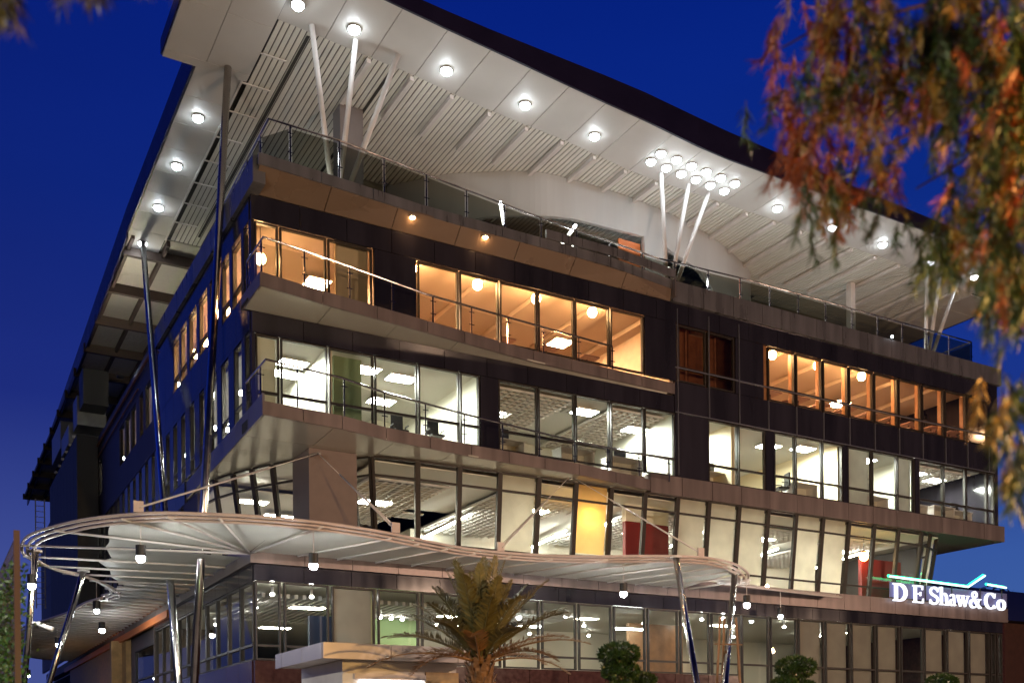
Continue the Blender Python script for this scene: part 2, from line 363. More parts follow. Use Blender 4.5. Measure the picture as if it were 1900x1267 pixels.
# --- horizontal bands and balconies of the front
def ribbon(name, pts, z0, z1, th, mt, seams=1.55, zt=None):
    s = MB()
    for (xa, ya), (xb, yb) in zip(pts, pts[1:]):
        L = math.hypot(xb-xa, yb-ya); n = max(1, round(L/seams))
        for i in range(n):
            g_ = .012/L; t0 = i/n+g_; t1 = (i+1)/n-g_
            p = (xa+(xb-xa)*t0, ya+(yb-ya)*t0); q = (xa+(xb-xa)*t1, ya+(yb-ya)*t1)
            nx, ny = -(yb-ya)/L*th, (xb-xa)/L*th
            s.hexa([p, q, (q[0]+nx, q[1]+ny), (p[0]+nx, p[1]+ny)], z0, z1)
    return part(s, name, mt)
def underside(name, outer, zo, zi, yin, mt, x0, x1, seams=2.3):
    s = MB(); n = round((x1-x0)/seams)
    for i in range(n):
        a = x0+(x1-x0)*i/n+.012; b = x0+(x1-x0)*(i+1)/n-.012
        ya, yb = lerp(outer, a)+.03, lerp(outer, b)+.03
        if max(ya, yb) > yin-.03: ya = min(ya, yin-.04); yb = min(yb, yin-.03)
        s.add([(a, ya, zo), (b, yb, zo), (b, yin, zi), (a, yin, zi), (a, ya, zo+.05), (b, yb, zo+.05), (b, yin, zi+.05), (a, yin, zi+.05)],
              [[3, 2, 1, 0], [4, 5, 6, 7], [0, 1, 5, 4], [1, 2, 6, 5], [2, 3, 7, 6], [3, 0, 4, 7]])
    return part(s, name, mt)
def deck(pts, z0, z1, yin=.0):
    return part(MB().hexa([(a, b+.05) for a, b in pts]+[(pts[-1][0], yin), (pts[0][0], yin)], z0, z1), 'balcony_deck', VOID)
# top storey edge
T = [(0, -.92), (2, -.80), (5.5, -.52), (10, -.52), (13, -.5), (16.1, -.12)]
ribbon('balcony_fascia', T, 18.86, 19.2, .08, PANELG); deck([(x+.02, y+.06) for x, y in T], 18.93, 19.12, .28)
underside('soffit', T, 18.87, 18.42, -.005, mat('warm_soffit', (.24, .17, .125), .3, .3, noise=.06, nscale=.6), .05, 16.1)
ribbon('balcony_fascia', [(10.2, -.6), (13.2, -.64), (16.15, -.3)], 19.21, 19.5, .08, PANELG)
ribbon('band', [(16.15, -.10), (35.9, -.10)], 18.42, 19.2, .38, PANELG); 
part(MB().box(16.12, 16.16, -.3, .3, 18.5, 19.2), 'band_end', PANEL)
# warm storey balcony
F4 = [(-.22, -1.72), (1.8, -1.36), (5.5, -.87), (9.8, -.32), (16.25, -.06)]
ribbon('balcony_fascia', F4, 14.90, 15.30, .07, PANEL); deck([(x+.05, y+.04) for x, y in F4], 15.0, 15.26, .3)
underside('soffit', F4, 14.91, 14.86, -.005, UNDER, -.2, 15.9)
# office storey balcony, flush band to the right
F3 = [(-.28, -2.05), (2.2, -1.83), (3.8, -1.40), (7, -.97), (11.4, -.72), (15, -.12)]
ribbon('balcony_fascia', F3, 11.08, 11.48, .07, PANEL); deck([(x+.05, y+.04) for x, y in F3], 11.14, 11.44, .3)
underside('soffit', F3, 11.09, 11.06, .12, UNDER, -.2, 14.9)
ribbon('band', [(15, -.12), (36.0, -.12)], 11.02, 11.74, .4, PANEL)
part(MB().box(15.05, 35.95, .28, 3.6, 11.05, 11.09), 'soffit', PANEL)
# left side of that balcony: tapers into the left façade, big underside over the recessed corner
ribbon('balcony_fascia', [(.05, 9.2), (-.28, -2.05)], 11.08, 11.7, .07, mat('shade_panel', (.20, .18, .22), .35, .4))
s = MB()
for i in range(4):
    y0 = .14+1.5*i; y1 = y0+1.48
    s.add([(-.2+.03*y0, y0, 11.06), (4.3-max(0, y0-.2)*.25, y0, 11.06), (4.3-max(0, y1-.2)*.6, y1, 11.06), (-.2+.03*y1, y1, 11.06)], [[0, 1, 2, 3]])
    
part(s, 'soffit', UNDER)
ribbon('balcony_fascia', [(-.22, .3), (-.22, -1.72)], 14.90, 15.30, .07, PANEL)
part(MB().box(-.25, .28, -.5, .28, 14.93, 15.0), 'balcony_deck', VOID)

# --- first storey: leaning wavy glass below the office balcony
def lean_window(p0, p1, q0, q1, blind=None, trs=(.19,), gm=None, bl=1):
    # p = top points, q = bottom points
    p0, p1, q0, q1 = map(Vector, (p0, p1, q0, q1))
    dx = (p1-p0).normalized(); n = dx.cross(q0-p0).normalized()
    if n.y < 0 and abs(n.y) > .3: n = -n
    if abs(n.y) <= .3 and n.x < 0: n = -n
    f = MB(); f.bar(p0+dx*.04, q0+dx*.04, .09, .13, n); f.bar(p1-dx*.04, q1-dx*.04, .09, .13, n)
    f.bar(p0+dx*.09, p1-dx*.09, .06, .1, n); f.bar(q0+dx*.09+Vector((0, 0, .03)), q1-dx*.09+Vector((0, 0, .03)), .06, .1, n)
    for t in trs: f.bar(p0.lerp(q0, t)+dx*.085, p1.lerp(q1, t)-dx*.085, .07, .1, n)
    o = part(f, 'window', FRAME)
    p = MB(); p.quad(p0+dx*.05, p1-dx*.05, q1-dx*.05, q0+dx*.05); part(p, 'pane', gm or GL, o)
    if blind:
        b = MB(); w_ = n*.12; qa = p0.lerp(q0, bl); qb = p1.lerp(q1, bl); b.quad(p0+w_+dx*.1, p1+w_-dx*.1, qb+w_-dx*.1, qa+w_+dx*.1); part(b, 'blind', blind, o)
topY = [(4, .30), (5.5, .10), (8.5, .05), (11, -.02), (31.4, .03)]
botY = [(4, .08), (5.5, .22), (10, .32), (20, .36), (28, .40), (31.4, .55)]
L2T = [(3.55, .95)]+[(EX[k], lerp(topY, EX[k])+.06) for k in range(3, 21)]+[(31.25, .3), (32.3, .75), (33.0, 1.5), (33.3, 2.5)]
L2B = [(3.7, .75)]+[(EX[k]-.05*(k > 4), lerp(botY, EX[k])) for k in range(3, 21)]+[(31.0, .75), (32.0, 1.15), (32.6, 1.8), (32.9, 2.7)]
blinds = {4: BLI, 9: BLI, 10: BLI, 11: BLI, 13: BLI, 14: BLI, 19: BLI, 20: BLI, 21: BLI}
short = {6: .78}
blinds[6] = blindmat('amber_blind', (.85, .55, .22), .6)
for i in range(len(L2T)-1):
    (a, b), (c, d) = L2T[i], L2T[i+1]; (e0, f0), (g0, h0) = L2B[i], L2B[i+1]
    lean_window((a, b, 11.02), (c, d, 11.02), (e0, f0, 7.88), (g0, h0, 7.88), blinds.get(i), (.19, .85), None, short.get(i, 1))
LT = [(2.0, 1.9), (1.45, 2.75), (1.0, 3.6), (.6, 4.5), (.25, 5.6), (.1, 6.8)]
LB = [(2.25, 2.1), (1.85, 2.9), (1.45, 3.75), (1.05, 4.65), (.7, 5.75), (.4, 7.0)]
for i in range(5):
    (a, b), (c, d) = LT[i], LT[i+1]; (e0, f0), (g0, h0) = LB[i], LB[i+1]
    lean_window((a, b, 11.02), (c, d, 11.02), (e0, f0, 7.88), (g0, h0, 7.88), None, (.2, .85), GL)
part(MB().hexa([(1.9, .36), (3.5, .36), (3.5, 2.2), (1.9, 2.0)], 7.86, 11.05), 'corner_pillar', mat('brown_render', (.19, .145, .135), .7, noise=.08))

# --- left façade
def yy(k): return .55+1.552*k
panels('spandrel', BX, [(.16, 14.1)], 17.66, 18.38, SPAN, 0, .12); panels('band', BX, [(-.7, 14.1)], 18.42, 19.2, PANELG, -.1, .28)
panels('spandrel', BX, [(.16, 14.1)], 14.5, 15.6, SPAN, 0, .12); panels('spandrel', BX, [(9.2, 44)], 10.9, 11.75, SPAN, 0, .12)
wy = [(.2, .75), (1.05, 2.1), (2.45, 3.4), (4.0, 5.0), (5.4, 6.6), (7.0, 8.2), (8.6, 9.6), (9.9, 10.9)]
for a, b in wy: window(BX, a, b, 15.62, 17.5, (16.1,))
prev = .14
for a, b in wy+[(14.1, 0)]:
    if a-prev > .04: panels('spandrel', BX, [(prev, a)], 15.62, 17.64, SPAN, 0, .12)
    prev = b
wy3 = [(.2, .7), (1.1, 2.0), (2.7, 3.6), (4.2, 5.2), (6.0, 6.7), (7.5, 8.2), (9.0, 9.7), (10.4, 11.1), (11.8, 12.5)]+[(13.3+1.5*k, 14.0+1.5*k) for k in range(14)]
for a, b in wy3: window(BX, a, b, 11.8, 14.3, (12.35,), GL, BLI if a > 3 else None)
prev = .14
for a, b in wy3+[(36, 0)]:
    if a-prev > .04: panels('spandrel', BX, [(prev, a)], 11.8, 14.32, SPAN, 0, .12)
    prev = b
# painted upper wall of the long wing with openings
fw = [(15.2, 16.7), (17.2, 18.1), (18.9, 20.2), (20.4, 21.8), (22.0, 23.5), (29.2, 30.4), (31.0, 32.2)]
s = MB(); fbox(s, BX, 14.12, LEN, -.02, .15, 17.62, 19.0); fbox(s, BX, 14.12, LEN, -.02, .15, 14.3, 15.7)
prev = 14.12
for a, b in fw+[(LEN, 0)]:
    fbox(s, BX, prev, a, -.02, .15, 15.7, 17.62); prev = b
part(s, 'wall', NAVY)
for a, b in fw: window(BX, a, b, 15.72, 17.6, (), GL, BLI)
panels('spandrel', BX, [(.16, 14.1)], 14.34, 14.49, SPAN, 0, .12)
s = MB(); fbox(s, BX, 36.02, LEN, -.015, .15, 11.78, 14.28); part(s, 'wall', NAVY)
# tall narrow strips of the lower storeys
st = [(9.4+1.5*k, 9.95+1.5*k) for k in range(14)]
for a, b in st: window(BX, a, b, 8.0, 10.85, (), GL, BLI, .03)
prev = 7.1; s = MB()
for a, b in st+[(LEN, 0)]:
    fbox(s, BX, prev, a, 0, .15, 7.88, 10.88); prev = b
part(s, 'wall', NAVY)
s = MB(); fbox(s, BX, 9.2, LEN, -.03, .15, 10.9, 11.76) if False else fbox(s, BX, 44.02, LEN, -.03, .15, 10.9, 11.76); part(s, 'wall', NAVY)
part(MB().tube([(-.12, 14.6, 18.5), (-.12, 58, 18.25)], .07), 'gutter_pipe', RUSTY)
part(MB().tube([(-.10, 18, 17.9), (-.10, 58, 17.6)], .04), 'gutter_pipe', RUSTY)
# ground storey, left side
panels('band', BX, [(-.12+.0, 22)], 7.2, 7.86, PANEL, -.12, .28)
panels('spandrel', BX, [(.15, 15.3)], 6.7, 7.18, SPAN, 0, .12)
for k in range(10):
    a = .18+1.5*k; window(BX, a, a+1.44, 4.28, 6.68, (4.75,))
panels('plinth', BX, [(.2, 15.3)], .13, 4.26, DKRED, -.02, .2)
part(MB().box(-.14, -.02, 12, 46, 6.9, 7.2), 'canopy_beam', ORNG)
part(MB().box(.2, .4, 20.1, 22, .1, 7.2).box(.2, .4, 15.3, 20.1, 6.25, 7.2).box(0, 2.5, 15.32, 15.45, .1, 7.2), 'entrance_wall', mat('dark_entrance', (.06, .045, .035), .4))
window(BX, 15.5, 20, 2.6, 6.2, (4.8,), GL); 
s = MB(); s.box(0, .25, 22.4, 44, .1, 7.19); s.box(-.5, 0, 23.5, 24, .1, 7); part(s, 'wall', mat('ochre_wall', (.42, .25, .10), .6, noise=.2))
# right-hand end wall
part(MB().box(35.5, 35.7, 0, 14, 11.76, 18.4), 'wall', SPAN); part(MB().box(36.0, 36.18, .29, 14, 7.2, 7.86).box(35.9, 36.0, .29, 14, 18.42, 19.2).box(35.9, 36.1, .3, 14, 11.05, 11.74), 'band', PANEL)
part(MB().box(33.5, 33.7, 2.9, 14, 7.9, 11.04), 'wall', FRAME); part(MB().box(35.96, 36.1, .02, 14, .1, 7.18), 'wall', DKRED)

# --- roof
ZR = 24.0
O_ = [(.85, -2.75), (3.58, -2.41), (5.7, -2.17), (7.32, -2.01), (10.55, -1.68), (12.1, -1.52), (14, -1.35), (16.7, -1.02), (18.3, -.91), (21.5, -.89), (25.7, -.86), (31.6, -.84), (39.7, -.80)]
I_ = [(.93, .04), (5.65, .45), (8.76, .91), (12.2, 1.17), (16, 1.7), (22.4, 1.75), (27.6, 1.84), (31.2, 1.9), (35.1, 2.3), (39.7, 2.4)]
roof = part(MB().hexa([(x, y+.1) for x, y in O_]+[(39.6, 13), (9, 15), (9, 72), (-.2, 72), (-.7, 16), (-.7, 3.4), (.85, 3.4)], 24.36, 24.42), 'roof', FASC)
def rpart(mb, name, mt, sm=False): return part(mb, name, mt, roof, sm)
s = MB(); xs = [.87+1.618*k for k in range(25)]
for a, b in zip(xs, xs[1:]):
    b = min(b, 39.7); a1 = a+.012; b1 = b-.012
    xm = [a1, (a1+b1)/2, b1]
    s.hexa([(x, lerp(O_, x)+.02) for x in xm]+[(x, lerp(I_, x)-.02) for x in xm[::-1]], ZR, ZR+.04)
rpart(s, 'soffit_panels', SOFF)
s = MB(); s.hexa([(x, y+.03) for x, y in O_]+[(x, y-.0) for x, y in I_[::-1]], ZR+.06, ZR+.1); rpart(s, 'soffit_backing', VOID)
# right end strip of solid panels
s = MB()
for k in range(6): s.box(37.2, 39.7, 2.45+1.7*k, 4.12+1.7*k, ZR-.03, ZR+.01)
rpart(s, 'soffit_panels', SOFF)
# corner block (slightly lower, sticks out past both eaves)
s = MB()
for x0, x1, y0, y1 in ((-1.86, -.56, -3.2, .32), (-.54, .86, -3.2, .32), (-1.86, -.56, .34, 2.9), (-.54, .86, .34, 2.9), (-1.86, .86, 2.92, 3.3)): s.box(x0, x1, y0, y1, ZR-.12, ZR-.05)
rpart(s, 'corner_soffit', SOFF); rpart(MB().box(-1.9, .9, -3.3, 3.36, ZR-.045, ZR+.45), 'corner_block', FASC)
s = MB(); yb = [3.4+1.745*k for k in range(9)]
for a, b in zip(yb, yb[1:]): s.box(-.76, .74, a+.012, b-.012, ZR, ZR+.04)
rpart(s, 'soffit_panels', SOFF); rpart(MB().box(-.74, .8, 3.4, 17.3, ZR+.06, ZR+.1), 'soffit_backing', VOID)
# fascia: thin at the left, swelling in the middle, thin again at the far end
H_ = [(.85, .40), (4, .45), (8, .62), (12, .9), (16, 1.05), (20, 1.0), (24, .75), (31, .55), (39.7, .5)]
s = MB()
for (xa, ya), (xb, ybb) in zip(O_, O_[1:]):
    s.hexa([(xa, ya), (xb, ybb), (xb, ybb+.08), (xa, ya+.08)], ZR-.02, [ZR+lerp(H_, xa), ZR+lerp(H_, xb)]*1+[ZR+lerp(H_, xb), ZR+lerp(H_, xa)])
s.box(39.7, 39.78, -.8, 13, ZR-.04, ZR+.5); rpart(s, 'fascia', FASC)
s = MB(); s.hexa([(-.86, 3.4), (-.78, 3.4), (-.78, 16), (-.86, 16)], ZR-.02, ZR+1.0)
s.hexa([(-.86, 16), (-.78, 16), (-.1, 72), (-.18, 72)], ZR-.25, [ZR+1.0, ZR+1.0, ZR+.3, ZR+.3]); rpart(s, 'fascia', FASC)
# slatted ceiling
s = MB(); x = .98
while x < 37.1:
    y0 = lerp(I_, x)+.02; y1 = 15.9 if x < 9 else 12.8
    s.box(x, x+.15, y0, y1, ZR+.02, ZR+.05); x += .19
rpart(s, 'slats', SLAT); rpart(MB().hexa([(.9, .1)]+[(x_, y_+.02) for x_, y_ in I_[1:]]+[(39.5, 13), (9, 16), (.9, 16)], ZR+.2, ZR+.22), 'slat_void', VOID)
for k in range(21):
    x = 4.05+1.6*k; y0 = lerp(I_, x)+.02; L = 2.5 if x < 18 else 4.2
    rpart(MB().box(x-.07, x+.07, y0, y0+L, ZR-.17, ZR-.03), 'batten', TUBE)
for k in range(8): rpart(MB().box(.79, 1.75, 1.74+1.76*k, 1.79+1.76*k, ZR-.05, ZR-.01), 'crossbar', WHITE)
rpart(MB().box(.72, .78, .1, 15.9, ZR-.06, ZR-.01), 'edge_trim', WHITE)
rpart(MB().box(1.95, 2.05, .3, 15, ZR-.01, ZR+.012).box(4.9, 5.0, .6, 15, ZR-.01, ZR+.012), 'slat_joint', VOID)
# unfinished wing roof: foil and steel beams
FOIL = mat('foil_insulation', (.60, .58, .52), .42, .7, bump=1.0, bscale=5)
OBEAM = mat('brown_steel', (.08, .055, .045), .5, .3)
s = MB()
for i in range(26):
    y0 = 16.2+2.1*i
    for j in range(4): s.box(-.55+1.5*j, .9+1.5*j, y0, y0+2.08, ZR+.12, ZR+.16)
rpart(s, 'foil_lining', FOIL)
s = MB()
for i in range(13): s.box(-.75, 6, 17.4+4.3*i, 17.62+4.3*i, ZR-.35, ZR+.11)
for j in range(4): s.box(-.62+1.5*j, -.48+1.5*j, 16.2, 70, ZR-.15, ZR+.1)
rpart(s, 'steel_beams', OBEAM)
# curved penthouse wall under the roof
D_ = [(7.6, 7.2), (9.16, 5.42), (10.02, 4.78), (11.63, 3.76), (13.06, 3.3), (16.12, 3.19), (19.14, 3.5), (21.8, 4.17), (24.25, 5.15), (26, 6.21), (27.2, 8.2)]
dp = smooth_path([(a, b, 0) for a, b in D_], 6)
bot = [(7.6, 21.9), (9.2, 22.0), (10.5, 22.25), (12.4, 22.3), (13.7, 22.45), (15.8, 22.5), (17.3, 22.6), (17.45, 22.65), (17.5, 19.15), (18.4, 19.15), (18.45, 22.6), (18.95, 22.45), (20.93, 22.2), (22.9, 21.2), (23.7, 19.15), (27.2, 19.15)]
fine = []
for a, b in zip(dp, dp[1:]):
    for j in range(4): fine.append(a.lerp(b, j/4))
fine.append(dp[-1]); s = MB()
for a, b in zip(fine, fine[1:]):
    n = Vector((-(b.y-a.y), b.x-a.x, 0)).normalized()*.18; za, zb = lerp(bot, a.x), lerp(bot, b.x)
    s.add([(a.x, a.y, za), (b.x, b.y, zb), (b.x+n.x, b.y+n.y, zb), (a.x+n.x, a.y+n.y, za), (a.x, a.y, ZR), (b.x, b.y, ZR), (b.x+n.x, b.y+n.y, ZR), (a.x+n.x, a.y+n.y, ZR)],
          [[3, 2, 1, 0], [4, 5, 6, 7], [0, 1, 5, 4], [2, 3, 7, 6]])
part(s, 'penthouse_wall', mat('smooth_white_render', (.50, .50, .50), .55, noise=.10, nscale=1, streak=.8), None, False)
s = MB()
for k in range(16): s.box(8.0+1.1*k, 8.5+1.1*k, 5.9, 11.5, 22.75, 22.85)
part(s, 'lounge_ceiling', mat('lounge_slat', (.42, .37, .26), .6)); part(MB().box(7.8, 26, 6, 11.9, 22.9, 22.95).box(7.8, 26, 11.9, 12, 19.1, 22.9), 'lounge_shell', mat('lounge_dark', (.10, .10, .11), .6))
part(MB().box(16.3, 17.4, 3.55, 3.62, 19.15, 22.4), 'door', ORNG)
part(MB().box(6.0, 7.6, 7.2, 7.4, 19.15, 24.0).box(27.2, 33, 8.2, 8.4, 19.15, 24.0), 'lounge_shell', mat('olive_render', (.24, .23, .17), .6))
part(MB().box(4.05, 4.9, 3.0, 3.7, 19.15, ZR-.02), 'roof_pier', mat('grey_pier', (.24, .22, .23), .5, noise=.05)); part(MB().box(30.7, 31.0, 4.3, 4.6, 19.15, ZR-.02), 'roof_pier', TUBE)
# raking roof struts, in fans of three
for bx, tops in ((2.95, (1.9, 3.35, 4.8)), (16.55, (16.6, 18.1, 19.25)), (31.6, (32.2, 33.4, 34.9))):
    for i, tx in enumerate(tops):
        part(MB().tube([(bx+.14*i, .75, 19.14), (tx, -.3 if bx < 5 else 1.1+.15*i, ZR-.03)], .085, 10), 'strut', TUBE, None, True)

# --- railings (parts of the building)
def railing(pts, zb, zt, glassm, posts=1.55, inset=.0, parent=None, nglass=True):
    P = [Vector((a, b, 0)) for a, b in pts]; segs = list(zip(P, P[1:])); tot = sum((b-a).length for a, b in segs)
    zt_ = zt if isinstance(zt, (list, tuple)) else [zt]*len(P)
    rl = part(MB().tube([(p.x, p.y, z_) for p, z_ in zip(P, zt_)], .035, 8), 'railing', CHROME)
    def at(d):
        for i, (a, b) in enumerate(segs):
            L = (b-a).length
            if d <= L+1e-6: t = d/L; q = a.lerp(b, t); return q, zt_[i]+(zt_[i+1]-zt_[i])*t
            d -= L
        return segs[-1][1], zt_[-1]
    n = max(1, round(tot/posts)); prev = None
    for i in range(n+1):
        q, zz = at(tot*i/n)
        s = MB(); s.box(q.x-.022, q.x+.022, q.y-.022, q.y+.022, zb, zz-.03)
        for z_ in (zb+(zz-zb)*.35, zb+(zz-zb)*.8): s.box(q.x-.10, q.x+.10, q.y-.03, q.y-.024, z_-.015, z_+.015)
        part(s, 'rail_post', CHROME, rl)
        if prev is not None and nglass:
            g_ = MB(); a, za = prev; dx = (q-a)*(.06/(q-a).length) if (q-a).length > .2 else Vector()
            g_.quad((a.x+dx.x, a.y+dx.y, zb+.06), (q.x-dx.x, q.y-dx.y, zb+.06), (q.x-dx.x, q.y-dx.y, zz-.1), (a.x+dx.x, a.y+dx.y, za-.1))
            part(g_, 'rail_glass', glassm, rl)
        prev = (q, zz)
railing([(.5, 5), (.42, -.62), (2.7, -.58), (5.7, -.28), (10, .15), (16, .55), (20, .25), (34, .12)], 19.16, [20.45, 20.45, 20.45, 20.38, 20.3, 20.25, 20.22, 20.22], GRAIL)
railing([(34, .12), (34, 4)], 19.16, 20.22, GRAIL)
railing([(-.05, .2), (-.05, -1.5), (1.8, -1.2), (5.5, -.75), (9.8, -.24), (13.3, -.12)], 15.3, [16.4, 16.42, 16.4, 16.2, 16.25, 16.15], GCLR)
railing([(-.08, .3), (-.08, -1.75), (2.2, -1.6), (3.8, -1.2), (7, -.8), (11.4, -.55), (15.8, -.2)], 11.48, [12.75, 12.78, 12.7, 12.62, 12.5, 12.3, 12.32], GCLR)

# ------------------------------------------------------------------ lamps set in the roof
def downlight(loc, label, group, s_=1.15, e_=E_COOL):
    t = empty('downlight', loc); tag(t, label, 'ceiling light', group)
    o = MB(); o.tube([(0, 0, -.05*s_), (0, 0, 0)], .18*s_, 14); o.build('housing', CHROME, t)
    o = MB(); o.ball((0, 0, -.05*s_), .16*s_, .7, 12, 0, True); o.build('lamp', e_, t, True)
    return t
d0 = downlight((1.2, -1.1, ZR-.12), 'bright round downlight in the roof corner panel at the very top edge', 'roof eave downlights')
names = ['at the top end of the middle of three raking struts at left', 'first to the right of the left strut fan', 'second to the right of the left strut fan', 'third to the right of the left strut fan',
         'first to the right of the floodlight cluster', 'second to the right of the floodlight cluster', 'third to the right of the floodlight cluster', 'above the right strut fan', 'first past the right strut fan, by the leaves', 'last at the far right end of the eave']
for (x, y), n_ in zip([(3.12, -.76), (6.51, -.37), (9.73, -.04), (12.91, .32), (22.54, .88), (25.81, .89), (28.99, .92), (32.3, 1.0), (35.52, 1.02), (37.68, 1.12)], names):
    copy_tree(d0, (x, y, ZR), 'bright eave downlight '+n_)
for y, n_ in zip((6.2, 9.69, 13.18, 16.67), ('nearest the corner block', 'second from the corner block', 'third from the corner block', 'at the top of the bright pole')):
    copy_tree(d0, (-.07, y, ZR), 'bright round downlight under the left eave, '+n_)
k_ = 0
for i in range(6):
    for j in range(2):
        copy_tree(d0, (15.75+.78*i, .64+.05*i-.62*j, ZR), 'one of twelve bright downlights packed in two rows above the middle struts')
lampm = None
for o in COL.objects:
    if o.get('label', '').startswith('one of twelve'):
        o['group'] = 'cluster of twelve downlights'
        for c in o.children:
            if c.name.startswith('lamp'):
                if lampm is None: lampm = c.data.copy(); lampm.materials[0] = E_CLUS
                c.data = lampm
# small warm lamps in the soffit under the terrace
for x, y, z_, n_ in ((5.2, -.42, 18.78, 'left one of two, above the dark bay'), (7.9, -.40, 18.78, 'right one of two, above the lit bays')):
    t = empty('downlight', (x, y, z_)); tag(t, 'small warm lamp under the terrace edge, '+n_, 'ceiling light', 'warm soffit lamps')
    MB().tube([(0, 0, -.03), (0, 0, .03)], .1, 12).build('housing', WHITE, t); MB().ball((0, 0, -.03), .08, .6, 12, 0, True).build('lamp', E_WARM, t, True)
# terrace floods and linear fittings
def linear(loc, vec, r, label, cat='light', em=E_TUBE, group=None, name='tube_light'):
    t = empty(name, loc); tag(t, label, cat, group); v = Vector(vec)
    n = Vector((0, 0, .04)) if abs(v.normalized().z) < .8 else Vector((0, .04, 0))
    MB().tube([-v*.5, v*.5], r, 8).build('tube', em, t, True); MB().bar(-v*.52+n, v*.52+n, r*2.2, .04).build('housing', WHITE, t)
    return t
E_FLOOD = emi('flood_tube', (.92, .97, 1), 40)
linear((9.3, .9, 20.5), (0, .25, .9), .05, 'upright white tube light behind the terrace railing', em=E_FLOOD)
linear((12.6, 1.9, 20.75), (.5, 2.2, .0), .05, 'long white tube light raking up behind the railing beside the lounge opening', em=E_FLOOD)
linear((17.3, 1.5, 20.4), (.6, .5, .12), .09, 'short fat floodlight at the foot of the middle struts', em=E_FLOOD)
linear((20.6, 4.9, 21.4), (.6, 1.1, .0), .05, 'white tube light inside the right lounge opening', em=E_FLOOD)
linear((15.2, 5.5, 22.5), (.3, 1.2, 0), .03, 'thin tube light on the lounge ceiling by the orange door', em=E_FLOOD)
for i, (x, y) in enumerate(((12.6, 6.5), (13.9, 8), (14.6, 6.4), (15.5, 8.6))):
    t = empty('downlight', (x, y, 22.72)); tag(t, 'tiny round lamp on the dark striped lounge ceiling', 'ceiling light', 'tiny lounge ceiling lamps')
    MB().ball((0, 0, 0), .07, 1, 8).build('lamp', E_DOWN, t, True)
t = empty('floodlight', (28.3, -.05, 19.3)); tag(t, 'small spotlight clipped to the right part of the terrace edge', 'floodlight')
MB().box(-.08, .08, -.06, .06, -.06, .1).build('housing', BLACK, t); MB().ball((0, -.07, .02), .055, 1, 8).build('lamp', E_COOL, t)
def uplight(x, y, pw, label, z=19.16, tilt=.3, col=(.95, 1, 1), sx=1.6):  # added lamps, unseen behind the parapet, to brighten the roof soffit
    t = empty('uplight', (x, y, z)); tag(t, label, 'uplight', 'added terrace uplights')
    MB().box(-sx/2, sx/2, -.12, .12, 0, .1).build('housing', WHITE, t); MB().box(-sx/2+.05, sx/2-.05, -.09, .09, .102, .106).build('lens', emi('uplight_lens', (.95, 1, 1), 3), t)
    l = bpy.data.lights.new('uplight', 'AREA'); l.shape = 'RECTANGLE'; l.size = sx; l.size_y = .2; l.energy = pw; l.color = col; l.spread = rad(125)
    lo = bpy.data.objects.new('soffit_fill_beam', l); COL.objects.link(lo); lo.parent = t; lo.location = (0, 0, .13); lo.rotation_euler = (math.pi+tilt, 0, 0)
for i, (x, y, p) in enumerate(((2.2, .6, 12), (6.2, .6, 22), (10.2, .8, 20), (14.2, 1.0, 16), (18.6, 1.0, 18), (22.8, .8, 18), (27, .8, 20), (31.5, .8, 20), (4.5, 9, 12), (30, 5.4, 18), (22, 2.6, 7))):
    uplight(x, y, p, 'added slim uplight on the terrace floor, hidden behind the parapet, brightening the soffit')

# ------------------------------------------------------------------ interior fittings
def pendant(x, y, z_, em, r, label, group, drop=.3, top=None):
    t = empty('pendant_lamp', (x, y, z_)); tag(t, label, 'pendant lamp', group)
    MB().tube([(0, 0, r*.8), (0, 0, drop)], .012, 6).build('cord', BLACK, t)
    MB().ball((0, 0, 0), r, 1.1, 12).build('bulb', em, t, True)
    s = MB(); s.tube([(0, 0, r*.75), (0, 0, r*1.3)], [r*.9, r*.3], 12); s.build('shade', RUSTY, t); return t
W4 = ['at the left edge of the lit bays', 'second from the left', 'third from the left', 'by the slanted ceiling beam']
for (x, n_) in zip((5.75, 8.25, 10.65, 13.1), W4): pendant(x, .85, 17.72, E_WARM, .17, 'glowing orange pendant in the left dining bays, '+n_, 'warm pendants')
for (x, n_) in zip((22.1, 24.7, 27.4), ('leftmost', 'middle', 'rightmost')): pendant(x, .8, 17.72, E_WARM, .17, 'glowing orange pendant in the right dining bays, %s of three' % n_, 'warm pendants')
for (y, z_, n_) in ((1.5, 17.2, 'nearest the corner'), (5.9, 17.2, 'middle one'), (8.9, 17.1, 'beside the farthest'), (10.3, 17.1, 'farthest from the corner')):
    pendant(.75, y, z_, E_WARM, .17, 'orange pendant behind the left façade windows, '+n_, 'warm pendants', 1.0)
